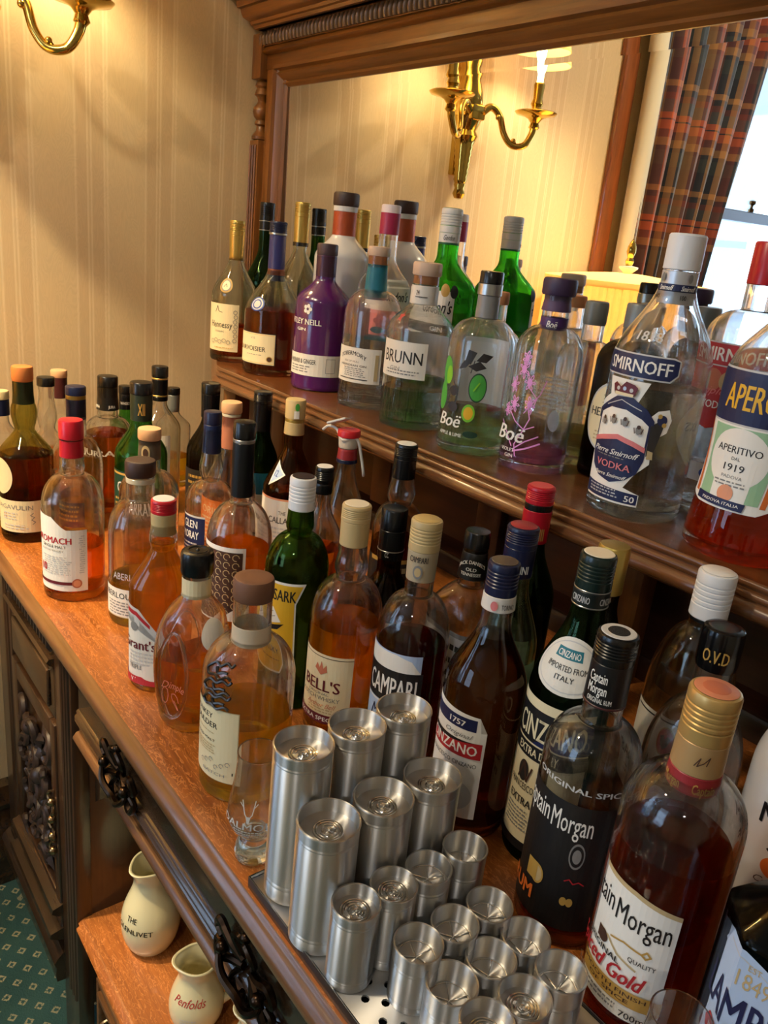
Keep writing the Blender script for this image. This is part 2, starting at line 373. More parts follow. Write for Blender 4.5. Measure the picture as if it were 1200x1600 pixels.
# double-arm brass wall light on the left wall
sc = thing('wall_sconce', 'polished brass double arm wall light with curved arms on striped wallpaper', 'wall light', (XL, .41, Z0+.80))
bm = bmesh.new()   # local: x out of the wall, y along it
lathe(bm, [(0, -.085), (.010, -.082), (.015, -.07), (.011, -.055), (.014, -.045), (.013, -.04)] + [(.0135+.0006*i+(.002 if i % 2 else 0), -.04+.0085*i) for i in range(13)] + [(.026, .075), (.03, .085), (.024, .10), (.03, .115), (.036, .135), (.03, .15), (.034, .165), (.03, .20), (.022, .23), (.026, .25), (.018, .28), (.022, .32), (.012, .36), (0, .37)], 20, lambda t, z: 1.25, .036, 0)
box(bm, 0, .02, -.02, .02, -.02, .30, .004)
mesh_obj('back_plate', bm, BRASS, sc)
bm = bmesh.new(); box(bm, .02, .085, -.026, .026, .125, .165, .006); mesh_obj('arm_block', bm, BRASS, sc)
SHADE = None
def shade_mat():
    m, t, o = nt('lit_cream_lampshade'); d = N(t, 'ShaderNodeBsdfDiffuse'); d.inputs[0].default_value = srgb(240, 220, 170)
    tl = N(t, 'ShaderNodeBsdfTranslucent'); tl.inputs[0].default_value = srgb(255, 234, 186); a = N(t, 'ShaderNodeMixShader'); a.inputs[0].default_value = .55
    L(t, d.outputs[0], a.inputs[1]); L(t, tl.outputs[0], a.inputs[2]); L(t, a.outputs[0], o.inputs[0]); return m
SHADE = shade_mat()
def bulb_mat():
    m, t, o = nt('glowing_bulb'); e = N(t, 'ShaderNodeEmission', Strength=14.); e.inputs[0].default_value = (1, .72, .36, 1); L(t, e.outputs[0], o.inputs[0]); return m
BULB = bulb_mat()
for s in (1, -1):
    pts = spline([(.07, s*.02, .145), (.078, s*.05, .165), (.09, s*.075, .145), (.105, s*.085, .10), (.122, s*.105, .072), (.14, s*.135, .075), (.146, s*.155, .105), (.146, s*.162, .13)], 7)
    bm = bmesh.new(); n = len(pts); tube(bm, pts, [.0115-.0025*math.sin(PI*i/n) for i in range(n)], 12)
    for f, r in ((.35, .008), (.62, .007)):
        q = pts[int(n*f)]; ball(bm, (q.x-.004, q.y-s*.012, q.z+.014), r)
        tube(bm, [q, (q.x-.004, q.y-s*.012, q.z+.014)], .004, 6)
    a = mesh_obj('arm', bm, BRASS, sc)
    bm = bmesh.new(); cx, cy = .146, s*.162
    lathe(bm, [(.006, .115), (.016, .125), (.012, .137), (.02, .147), (.03, .152), (.056, .158), (.061, .164), (.056, .167), (.016, .170), (.014, .178), (.018, .186), (.013, .20), (.016, .235), (.014, .24), (0, .24)], 24, None, cx, cy)
    mesh_obj('candle_cup', bm, BRASS, sc)
    bm = bmesh.new(); lathe(bm, [(.009, .24), (.009, .262), (.013, .275), (.0145, .29), (.011, .31), (.004, .33), (0, .332)], 14, None, cx, cy); mesh_obj('bulb', bm, BULB, sc)
    bm = bmesh.new(); lathe(bm, [(.080, .285), (.082, .285), (.052, .400), (.050, .400), (.080, .285)], 32, None, cx, cy); mesh_obj('lamp_shade', bm, SHADE, sc)
    lamp('sconce_light', 'POINT', (XL+.146, .41+s*.162, Z0+.80+.345), 9.5, WARM, .03)

# standard lamp between sideboard and window
fl = thing('floor_lamp', 'standing lamp with pleated cream drum shade and gilt finial by the wall', 'lamp', (-1.62, -.13, 0))
bm = bmesh.new(); lathe(bm, [(0, 0), (.15, 0), (.15, .02), (.12, .035), (.04, .05), (.025, .08), (0, .08)], 32); mesh_obj('base', bm, DARKZ, fl)
bm = bmesh.new(); lathe(bm, [(0, .08), (.02, .08), (.026, .16), (.014, .2), (.013, .8), (.02, .83), (.012, .86), (.011, Z0+.52), (0, Z0+.52)], 16); mesh_obj('pole', bm, BRASS, fl)
def pleat(t, z): return 1+.012*math.cos(72*t)
bm = bmesh.new(); zt = Z0+.515; lathe(bm, [(.262, zt-.34), (.25, zt), (.247, zt), (.259, zt-.34), (.262, zt-.34)], 288, pleat); mesh_obj('lamp_shade', bm, SHADE, fl)
bm = bmesh.new(); lathe(bm, [(.256, zt-.006), (.258, zt+.012), (.25, zt+.014), (.247, zt-.006), (.256, zt-.006)], 48); mesh_obj('shade_rim', bm, SHADE, fl)
bm = bmesh.new(); lathe(bm, [(0, zt+.004), (.2475, zt+.004), (.2475, zt+.012), (.16, zt+.024), (.05, zt+.034), (0, zt+.034)], 48); mesh_obj('top_diffuser', bm, SHADE, fl)
bm = bmesh.new(); lathe(bm, [(.008, zt+.03), (.014, zt+.036), (.03, zt+.050), (.03, zt+.055), (.012, zt+.058), (0, zt+.058)], 20); mesh_obj('finial_cup', bm, plain('white_china', (240, 238, 230), .2), fl)
bm = bmesh.new(); lathe(bm, [(.01, zt+.058), (.014, zt+.072), (.009, zt+.082), (.015, zt+.10), (.013, zt+.117), (.005, zt+.134), (0, zt+.14)], 16); mesh_obj('finial', bm, BRASS, fl)
bm = bmesh.new(); ball(bm, (0, 0, zt-.14), .035); mesh_obj('bulb', bm, BULB, fl)
lamp('floor_lamp_light', 'POINT', (-1.62, -.13, zt-.09), 20, (1, .82, .52), .04)
# ================================================================ the sideboard (one piece of furniture)
SB = thing('sideboard', 'large carved oak mirror-backed sideboard against the back wall, carrying all the bottles', 'sideboard', (-.7, .7, 0))
def sb(name, bm, mat, parent=None, smooth=True, angle=None):
    bmesh.ops.translate(bm, verts=bm.verts, vec=(.7, -.7, 0))
    return mesh_obj(name, bm, mat, parent or SB, smooth, angle=angle)
def ins(n, lst): return [(a, Z0+b) for a, b in lst]
X0, X1 = -1.80, .42
# worktop and its moulded front
sb('worktop', box(bmesh.new(), X0, X1, .306, 1.06, Z0-.034, Z0), OAK_TOP, None, False)
edge = [(.306, 0), (.3035, -.0015), (.3025, -.004), (.3005, -.0045), (.298, -.007), (.294, -.010), (.292, -.015), (.292, -.021), (.295, -.026), (.299, -.028), (.300, -.033), (.310, -.036), (.330, -.037), (.330, -.034), (.306, -.034)]
edge = [(a, Z0+b) for a, b in edge]
sb('worktop_edge', sweep(bmesh.new(), edge, 'X', X0-.012, X1), OAKE, None, True, 55)
sb('worktop_rail', box(bmesh.new(), -1.71, X1-.06, .352, 1.04, Z0-.062, Z0-.034), DARK, None, False)

# left cupboard
def cup(name, x0, x1, y0, y1, z0, z1, mat=DARKZ, bev=.002, parent=None): return sb(name, box(bmesh.new(), x0, x1, y0, y1, Z0+z0, Z0+z1, bev), mat, parent, bev > 0)
cup('side_panel', -1.71, -1.69, .375, 1.03, -.92, -.062); cup('side_panel', -1.232, -1.212, .375, 1.03, -.92, -.062)
cup('stile', -1.715, -1.605, .355, .385, -.92, -.062); cup('stile', -1.30, -1.21, .355, .385, -1.12, -.062)
cup('bottom_board', -1.70, -1.22, .37, 1.03, -.92, -.89, DARK)
cup('back_board', -1.70, -.28, 1.0, 1.03, -.92, -.062, RED)
for x in (-1.222, -1.238, -1.254, -1.625, -1.64):
    bm = bmesh.new(); tube(bm, [(x, .356, Z0-.90), (x, .356, Z0-.07)], .0055, 8); sb('reed', bm, DARKZ)
cup('frieze_board', -1.605, -1.30, .358, .38, -.17, -.062, DARK)
fl_me = None
for i in range(15):
    bm = bmesh.new(); x = -1.585+i*.0192
    tube(bm, [(x, .357, Z0-.158), (x, .352, Z0-.150), (x, .352, Z0-.118), (x, .357, Z0-.110)], .0062, 6); sb('flute', bm, CARVE)
sb('frieze_moulding', sweep(bmesh.new(), ins(0, [(.372, -.168), (.346, -.168), (.342, -.174), (.346, -.180), (.352, -.183), (.354, -.190), (.372, -.190)]), 'X', -1.605, -1.30), DARK)
dr = cup('top_drawer', -1.60, -1.305, .356, .385, -.300, -.190, DARK, .004)
cup('drawer_panel', -1.575, -1.33, .349, .357, -.285, -.205, DARK, .005, dr)
door = cup('cupboard_door', -1.60, -1.305, .366, .385, -.80, -.305, DARKZ, .003)
for (a, b, c, d) in ((-1.60, -1.565, -.80, -.31), (-1.335, -1.305, -.80, -.31), (-1.565, -1.335, -.35, -.31), (-1.565, -1.335, -.80, -.715)):
    cup('door_frame', a, b, .352, .367, c, d, DARKZ, .003, door)
# carved foliage panel of the door
bm = bmesh.new(); rnd = random.Random(3)
for k in range(26):
    cx, cz = -1.45+rnd.uniform(-.095, .095), Z0-.53+rnd.uniform(-.17, .16); a0 = rnd.uniform(0, 6.28); s = rnd.choice((1, -1)); r0 = rnd.uniform(.02, .042)
    pts = [(cx+r0*(1-.10*i)*math.cos(a0+s*i*.55), .360-.0016*i, cz+r0*1.2*(1-.10*i)*math.sin(a0+s*i*.55)) for i in range(9)]
    tube(bm, pts, [.0035+.005*math.sin(PI*(i+1)/10) for i in range(9)], 7)
for k in range(34):
    cx, cz, a = -1.45+rnd.uniform(-.09, .09), Z0-.53+rnd.uniform(-.17, .16), rnd.uniform(0, 6.28); l = rnd.uniform(.03, .055)
    d = Vector((math.cos(a), 0, math.sin(a)))*l; n = Vector((-math.sin(a), 0, math.cos(a)))*l*.32; o_ = Vector((cx, .361, cz)); r = [bm.verts.new(o_+q) for q in (-d*.5, -d*.15+n, d*.25+n*.8, d*.6, d*.25-n*.8, -d*.15-n)]; m_ = bm.verts.new(o_+Vector((0, -.011, 0)))
    for i in range(6): bm.faces.new((r[i], r[(i+1) % 6], m_))
for cx, cz, r in ((-1.49, -.42, .020), (-1.43, -.50, .022)): ball(bm, (cx, .358, Z0+cz), r, 12)
for q in range(16): ball(bm, (-1.45+rnd.uniform(-.08, .08), .358, Z0-.53+rnd.uniform(-.16, .15)), rnd.uniform(.005, .010), 8)
sb('carved_panel', bm, CARVE, door)
bm = bmesh.new()
for k in range(5):
    s = 1 if k % 2 else -1
    pts = [(-1.318+s*.012*math.sin(i*.5), .346-.002*math.sin(i*.7), Z0-.545+.03*(k-2)+.004*i) for i in range(8)]
    tube(bm, pts, [.004-.0002*i for i in range(8)], 6)
for dz in (-.055, -.02, .02, .06): ball(bm, (-1.318, .346, Z0-.545+dz), .009, 8)
sb('door_handle', bm, plain('bright_bronze', (168, 138, 100), .22, 1.), door)
for z, d in ((-.725, .02), (-.785, .026)):
    sb('door_moulding', sweep(bmesh.new(), [(.356, Z0+z), (.356-d, Z0+z-.006), (.356-d-.002, Z0+z-.016), (.356-d*.5, Z0+z-.026), (.356, Z0+z-.03)], 'X', -1.605, -1.30), DARK)
sb('plinth_moulding', sweep(bmesh.new(), ins(0, [(.38, -.845), (.352, -.845), (.340, -.856), (.334, -.868), (.338, -.880), (.336, -.895), (.338, -.915), (.38, -.92)]), 'X', -1.72, -1.295), DARK)
for x, y in ((-1.665, .42), (-1.665, .98), (-.26, .98), (.33, .42), (.33, .98)):
    bm = bmesh.new(); lathe(bm, [(0, 0), (.03, 0), (.038, .02), (.04, .05), (.044, .09), (.036, .12), (.042, .13), (.042, .15), (.034, .165), (.03, .2), (0, .2)], 20, None, x, y); sb('bun_foot', bm, DARKZ)
# right cupboard, out of the picture for the most part
cup('side_panel', -.30, -.28, .375, 1.03, -.92, -.062); cup('side_panel', .36, .38, .375, 1.03, -.92, -.062); cup('cupboard_front', -.28, .36, .36, .385, -.92, -.062)

# long drawer over the open recess
dw = cup('long_drawer', -1.158, -.312, .352, .40, -.236, -.062, DARK, .002)
sb('drawer_beads', sweep(bmesh.new(), ins(0, [(.354, -.186), (.349, -.188), (.3475, -.191), (.350, -.194), (.346, -.197), (.3445, -.200), (.347, -.203), (.3445, -.206), (.346, -.209), (.350, -.212), (.354, -.214)]), 'X', -1.156, -.315), DARK, dw, True, 60)
sb('drawer_nosing', sweep(bmesh.new(), ins(0, [(.40, -.232), (.351, -.232), (.348, -.233), (.346, -.236), (.343, -.239), (.342, -.243), (.345, -.247), (.352, -.249), (.40, -.250)]), 'X', -1.160, -.30), OAKE, None, True, 55)
def handle(x, z, parent):
    bm = bmesh.new(); y = .348
    for s in (1, -1):
        for t in (1, -1):
            pts = spline([(x+s*.008, y-.004, z+t*.004), (x+s*.03, y-.008, z+t*.012), (x+s*.052, y-.010, z+t*.026), (x+s*.062, y-.008, z+t*.010), (x+s*.05, y-.009, z+t*.004)], 5)
            tube(bm, pts, [.0055-.003*abs(i/len(pts)-.4) for i in range(len(pts))], 7)
            pts = spline([(x+s*.012, y-.004, z+t*.01), (x+s*.022, y-.01, z+t*.030), (x+s*.008, y-.012, z+t*.042), (x+s*.0, y-.008, z+t*.032)], 5)
            tube(bm, pts, .0042, 7)
        ball(bm, (x+s*.040, y-.014, z), .0085, 8)
    ball(bm, (x, y-.008, z+.045), .007, 8); ball(bm, (x, y-.008, z-.045), .007, 8)
    h = sb('handle', bm, plain('dark_bronze', (58, 44, 34), .28, 1.), parent)
    bm = bmesh.new(); pts = spline([(x-.040, y-.012, z), (x-.043, y-.016, z-.012), (x-.028, y-.020, z-.026), (x, y-.016, z-.034), (x+.028, y-.020, z-.026), (x+.043, y-.016, z-.012), (x+.040, y-.012, z)], 6)
    tube(bm, pts, [.003+.0025*math.sin(PI*i/(len(pts)-1)) for i in range(len(pts))], 8); sb('bail_pull', bm, plain('dark_bronze', (58, 44, 34), .28, 1.), h)
for x in (-.945, -.565): handle(x, Z0-.172, dw)
# recess with its pot board
bm = bmesh.new(); sweep(bm, [(-1.212, Z0-.235), (-1.095, Z0-.235), (-1.10, Z0-.27), (-1.125, Z0-.30), (-1.165, Z0-.315), (-1.16, Z0-.335), (-1.185, Z0-.36), (-1.19, Z0-.41), (-1.212, Z0-.43)], 'Y', .395, .42); sb('shaped_bracket', bm, DARKZ)
cup('recess_back', -1.212, -.30, .84, .86, -.68, -.20, RED)
cup('recess_top', -1.212, -.30, .40, .86, -.215, -.2, RED)
pb = [(.86, 0), (.368, 0), (.362, -.002), (.358, -.007), (.362, -.012), (.356, -.016), (.354, -.022), (.358, -.028), (.37, -.032), (.86, -.032)]
sb('pot_board', sweep(bmesh.new(), [(a, Z0-.688+b) for a, b in pb], 'X', -1.212, -.30), OAK_TOP, None, True, 50)
cup('lower_rail', -1.212, -.30, .40, .43, -.80, -.720, DARK)
for x0, x1 in ((-1.205, -.77), (-.75, -.31)):
    d = cup('lower_drawer', x0, x1, .392, .42, -1.04, -.80, DARK, .003)
    for k, g in ((0, .018), (1, .036)):
        cup('drawer_bead', x0+.002+g, x1-.002-g, .380-.006*k, .393, -.80-g-.012, -.80-g, OAKE, .004, d); cup('drawer_bead', x0+.002+g, x0+g+.014, .380-.006*k, .393, -1.02+g, -.80-g-.012, OAKE, .004, d)
    cup('drawer_panel', x0+.075, x1-.075, .386, .393, -1.0, -.875, DARK, .004, d)
    bm = bmesh.new(); xc = (x0+x1)/2-.10; tube(bm, spline([(xc-.03, .386, Z0-.86), (xc-.03, .366, Z0-.868), (xc, .36, Z0-.88), (xc+.03, .366, Z0-.868), (xc+.03, .386, Z0-.86)], 5), .004, 7); sb('bail_pull', bm, plain('bright_bronze', (168, 138, 100), .22, 1.), d)
cup('lower_plinth', -1.212, -.30, .41, .44, -1.12, -1.04, DARK)

# raised bottle shelf
outl = [(X1, 1.06), (X1, .782), (-1.545, .782), (-1.575, .792), (-1.885, .945), (-1.885, 1.06)]
sb('bottle_shelf', sweep(bmesh.new(), [(x, y) for x, y in outl], 'Z', ZS-.03, ZS), wood('shelf_oak', (74, 42, 20), (118, 70, 34), 'X', .26, .35), None, False)
def path_sweep(bm, path, prof):
    """moulding along a level path; profile pairs are (distance out to the path's left side, height)"""
    n = len(path); P = [Vector((x, y, 0)) for x, y in path]; rings = []
    for i, p in enumerate(P):
        a = (P[i]-P[i-1]).normalized() if i else (P[1]-P[0]).normalized(); b = (P[i+1]-P[i]).normalized() if i < n-1 else a
        na = Vector((-a.y, a.x, 0)); nb = Vector((-b.y, b.x, 0)); m = (na+nb).normalized(); m = m/max(.3, m.dot(na))
        rings.append([bm.verts.new(p+m*d+Vector((0, 0, z))) for d, z in prof])
    k = len(prof)
    for A, B in zip(rings, rings[1:]):
        for i in range(k): bm.faces.new((A[i], A[(i+1) % k], B[(i+1) % k], B[i]))
    bm.faces.new(rings[0]); bm.faces.new(rings[-1][::-1]); bmesh.ops.recalc_face_normals(bm, faces=bm.faces); return bm
nose = [(0, 0), (.003, -.0005), (.0045, -.003), (.0045, -.006), (.002, -.008), (.0015, -.0095), (.005, -.011), (.0075, -.014), (.0075, -.017), (.005, -.0195), (.009, -.022), (.013, -.026), (.014, -.031), (.012, -.036), (.006, -.039), (.002, -.042), (-.0005, -.043), (-.0005, 0)]
path = [(-1.885, .945), (-1.575, .792), (-1.545, .782), (X1, .782)]
sb('shelf_nosing', path_sweep(bmesh.new(), path, [(-d, ZS+z) for d, z in nose]), wood('shelf_edge_oak', (80, 48, 26), (122, 78, 44), 'X', .24, .45), None, True, 55)
# supports and panels below the shelf
for x, y in ((-1.64, .875), (-.60, .98), (.35, .87)): sb('shelf_post', box(bmesh.new(), x-.03, x+.03, y-.02, y+.02, Z0, ZS-.03, .004), OAKZ)
sb('shelf_post', box(bmesh.new(), -1.645, -1.59, .975, 1.0, Z0, ZS-.03, .004), OAKZ)
sb('lower_back_panel', box(bmesh.new(), -1.88, X1, 1.03, 1.05, Z0, ZS-.03), RED, None, False)
sb('back_skirting', sweep(bmesh.new(), ins(0, [(1.03, 0), (1.005, 0), (1.005, .03), (1.01, .036), (1.006, .042), (1.014, .05), (1.022, .052), (1.03, .06)]), 'X', -1.88, X1), RED)
for x in (-1.25, -.93, -.30, .02): sb('panel_stile', box(bmesh.new(), x-.03, x+.03, 1.012, 1.03, Z0+.06, ZS-.03, .003), RED)

# mirror, frame, columns, cornice
zm0, zm1, xm0, xm1 = ZS+.03, Z0+.905, -1.784, .30
mir, tmi, omi = nt('mirror_silver'); pmi = N(tmi, 'ShaderNodeBsdfGlossy', Roughness=0.); pmi.inputs[0].default_value = (.90, .90, .88, 1); L(tmi, pmi.outputs[0], omi.inputs[0])
def my(z): return 1.0545-.0090*(z-ZS)
bm = bmesh.new(); bv = .026; dz = -.0005
O = [bm.verts.new((x, my(z)+dz, z)) for x, z in ((xm0, zm0), (xm1, zm0), (xm1, zm1), (xm0, zm1))]
I = [bm.verts.new((x, my(z), z)) for x, z in ((xm0+bv, zm0+bv), (xm1-bv, zm0+bv), (xm1-bv, zm1-bv), (xm0+bv, zm1-bv))]
bm.faces.new(I)
for i in range(4): bm.faces.new((O[i], O[(i+1) % 4], I[(i+1) % 4], I[i]))
bm.normal_update()
for f in bm.faces:
    if f.normal.y > 0: f.normal_flip()
sb('mirror_glass', bm, mir, None, False)
sb('mirror_backing', box(bmesh.new(), -1.86, .40, 1.058, 1.075, ZS-.03, Z0+1.02), DARK, None, False)
inm = [(.0, 1.056), (.0, 1.046), (.006, 1.040), (.012, 1.043), (.018, 1.036), (.026, 1.030), (.032, 1.034), (.036, 1.026), (.044, 1.026), (.044, 1.056)]
sb('frame_moulding', sweep(bmesh.new(), [(y, zm1-.004+d) for d, y in inm], 'X', xm0-.03, xm1+.03), OAK)
sb('frame_moulding', sweep(bmesh.new(), [(xm0+.006-d, y) for d, y in inm], 'Z', zm0, zm1+.03), OAKZ)
sb('frame_moulding', sweep(bmesh.new(), [(xm1-.006+d, y) for d, y in inm], 'Z', zm0, zm1+.03), OAKZ)
sb('bottom_rail', box(bmesh.new(), xm0-.03, xm1+.03, 1.038, 1.056, ZS, zm0+.005, .003), OAK)
sb('frame_stile', box(bmesh.new(), -1.850, -1.818, 1.030, 1.06, ZS, Z0+.985, .002), OAKZ)
sb('frame_stile', box(bmesh.new(), xm1+.034, xm1+.085, 1.030, 1.06, ZS, Z0+.985, .002), OAKZ)
sb('top_rail', box(bmesh.new(), -1.868, .385, 1.028, 1.06, Z0+.938, Z0+.985, .002), OAK)
sb('rail_fillet', sweep(bmesh.new(), ins(0, [(1.03, .968), (1.018, .970), (1.014, .974), (1.018, .978), (1.022, .984), (1.03, .986)]), 'X', -1.868, .385), OAK)
sb('frieze', box(bmesh.new(), -1.862, .38, 1.016, 1.06, Z0+.984, Z0+1.03), OAK, None, False)
bm = bmesh.new()
for i in range(7):
    a = -PI/2+PI*i/6
    for k in range(5):
        t = k/4; bm.verts.new((.0060*math.sin(a)+.004*(t-.5), -.009*math.cos(a)*(.55+.45*math.sin(PI*t)), -.0135+.027*t))
bm.verts.ensure_lookup_table()
for i in range(6):
    for k in range(4): bm.faces.new([bm.verts[j] for j in (i*5+k, i*5+5+k, i*5+6+k, i*5+1+k)])
g0 = None
for i in range(150):
    if g0 is None: g0 = mesh_obj('gadroon', bm, wood('gadroon_oak', (66, 44, 22), (100, 70, 38), 'Z', .4, .15), SB); g = g0
    else: g = g0.copy(); COL.objects.link(g)
    g.location = (-1.855+.7+.0148*i, 1.016-.7, Z0+.999)
corn = [(.0, 1.012), (.006, 1.012), (.008, 1.018), (.014, 1.020), (.016, 1.026), (.024, 1.029), (.032, 1.034), (.036, 1.042), (.038, 1.050), (.046, 1.052), (.048, 1.064), (.060, 1.070), (.074, 1.082), (.078, 1.095), (.078, 1.12), (-.02, 1.12), (-.02, 1.012)]
sb("cornice", path_sweep(bmesh.new(), [(-1.838, 1.075), (-1.838, .992), (.40, .992)], [(-d*.75, Z0+z) for d, z in corn]), OAK, None, True, 45)
sb('cornice_board', box(bmesh.new(), -1.84, .39, .995, 1.075, Z0+1.012, Z0+1.115), OAK, None, False)
for x in (-1.870, .365):
    y = 1.032
    sb('column_block', box(bmesh.new(), x-.021, x+.021, y-.021, y+.021, Z0+.918, Z0+1.012, .003), OAKZ)
    bm = bmesh.new(); lathe(bm, [(.010, .918), (.016, .912), (.018, .905), (.014, .900), (.017, .893), (.019, .886), (.012, .880), (.010, .872), (.013, .866), (.020, .858), (.0215, .849), (.018, .838), (.012, .832), (.016, .826), (.016, .822), (.011, .818), (.012, .808), (.017, .802), (.022, .795), (.021, .789), (.014, .787)], 20, None, x, y)
    bmesh.ops.translate(bm, verts=bm.verts, vec=(0, 0, Z0)); sb('turned_column', bm, OAKZ)
    sb('column_shaft', box(bmesh.new(), x-.021, x+.021, y-.018, y+.024, ZS, Z0+.787, .003), OAKZ)
    for k in (-.012, 0, .012):
        bm = bmesh.new(); tube(bm, [(x+k, y-.0185, ZS+.02), (x+k, y-.0185, Z0+.775)], .0042, 6); sb('column_reed', bm, OAKZ)
# ================================================================ bottles: shared builders
def profile(kind, R, rn, s0, s1, top, base=.006):
    """outer profile of a bottle: body radius, neck radius, shoulder start and end, glass top (all metres)"""
    p = [(0, .0045), (R*.72, .0035), (R*.86, 0), (R*.965, .0012), (R, base), (R, base+.004)]
    p += [(R, s0*.5), (R, s0-.006)]
    n = 10; h = s1-s0; q = []
    for i in range(n+1):
        t = i/n
        if kind == 'round':
            a = t*PI/2; r = rn+(R-rn)*math.cos(a); z = s0+h*(.86*math.sin(a)+.14*t)
        elif kind == 'soft': r = rn+(R-rn)*(.5+.5*math.cos(PI*t)); z = s0+h*t
        elif kind == 'cone':
            u = t*t*(3-2*t); r = R+(rn-R)*(.75*t+.25*u); z = s0+h*t
        elif kind == 'high': a = t*PI/2; r = rn+(R-rn)*math.cos(a)**1.35; z = s0+h*t
        elif kind == 'flat':
            r = R+(rn-R)*min(1, t*1.25); z = s0+h*(t*.62 if t < .8 else .5+(t-.8)*2.5)
        q.append((r, z))
    p += q
    p += [(rn, s1+.004), (rn, (s1+top)/2), (rn, top-.001), (rn*.8, top)]
    return p
def rad_at(prof, z):
    pts = [q for q in prof if q[0] > 0]
    best = None
    for (r0, z0), (r1, z1) in zip(pts[3:], pts[4:]):
        if z0 <= z <= z1: return r0+(r1-r0)*((z-z0)/max(1e-9, z1-z0))
    return pts[-1][0] if z > pts[-1][1] else pts[5][0]
def sh_square(n=4., k=1.): return lambda t: k/((abs(math.cos(t))**n+abs(math.sin(t))**n)**(1/n))
def sh_rect(ax, ay, n=5.): return lambda t: 1/(((abs(math.cos(t))/ax)**n+(abs(math.sin(t))/ay)**n)**(1/n))
def sh_tri(d=.10, t0=0.): return lambda t: 1-d+d*math.cos(3*(t-t0))
def sh_poly(n, t0=0., k=.8):
    def f(t):
        a = ((t-t0) % (2*PI/n))-PI/n; return k/math.cos(a)*.5+.5*1.0 if False else 1+(math.cos(PI/n)/math.cos(a)-1)*k
    return f
def shaped(sh, z0, z1, z2, z3):
    """blend: round below z0, shaped between z1 and z2, round again above z3"""
    if sh is None: return None
    def f(t, z):
        if z <= z0 or z >= z3: w = 0.
        elif z < z1: w = (z-z0)/(z1-z0)
        elif z > z2: w = (z3-z)/(z3-z2)
        else: w = 1.
        w = w*w*(3-2*w); return 1+(sh(t)-1)*w
    return f
FONTQ = []      # (text, bold, shear) -> mesh
TXT = {}
def text_mesh(s, bold, shear):
    k = (s, bold, shear)
    if k in TXT: return TXT[k]
    c = bpy.data.curves.new('lettering', 'FONT'); c.body = s; c.resolution_u = 2; c.shear = shear; c.fill_mode = 'FRONT'
    o = bpy.data.objects.new('lettering', c); TMP.objects.link(o)
    dg = bpy.context.evaluated_depsgraph_get(); me = o.evaluated_get(dg).to_mesh()
    vs = [(v.co.x, v.co.y) for v in me.vertices]; fs = [tuple(p.vertices) for p in me.polygons]
    o.evaluated_get(dg).to_mesh_clear(); bpy.data.objects.remove(o); bpy.data.curves.remove(c)
    if bold:        # heavier strokes: the outline printed again a little to each side
        n = len(vs); b = bold*1.1; vs = [(x+q*b, y) for q in (-1, 0, 1) for x, y in vs]; fs = [tuple(i+n*q for i in f) for q in range(3) for f in fs]
    TXT[k] = (vs, fs); return TXT[k]
TMP = bpy.data.collections.new('lettering_source'); S.collection.children.link(TMP)
INK = dict(white=(236, 232, 222), black=(22, 20, 20), navy=(24, 32, 74), red=(176, 34, 40), gold=(186, 146, 70), cream=(228, 212, 170), maroon=(98, 22, 34), grey=(130, 128, 124), lgrey=(196, 194, 190), green=(70, 160, 60), lime=(120, 190, 44), pink=(226, 150, 214), orange=(214, 108, 40), brown=(74, 48, 36), yellow=(226, 176, 34), teal=(20, 110, 124), blue=(40, 70, 150), silver=(176, 176, 174), lblue=(176, 196, 224), purple=(84, 40, 110), copper=(190, 110, 80), dgreen=(24, 58, 40), paper=(226, 220, 206), peach=(222, 150, 110), dark=(40, 36, 34), tan=(190, 166, 120), mint=(150, 190, 150), rose=(214, 120, 120))
def ink(k): return plain('print_'+k, INK[k], .5)
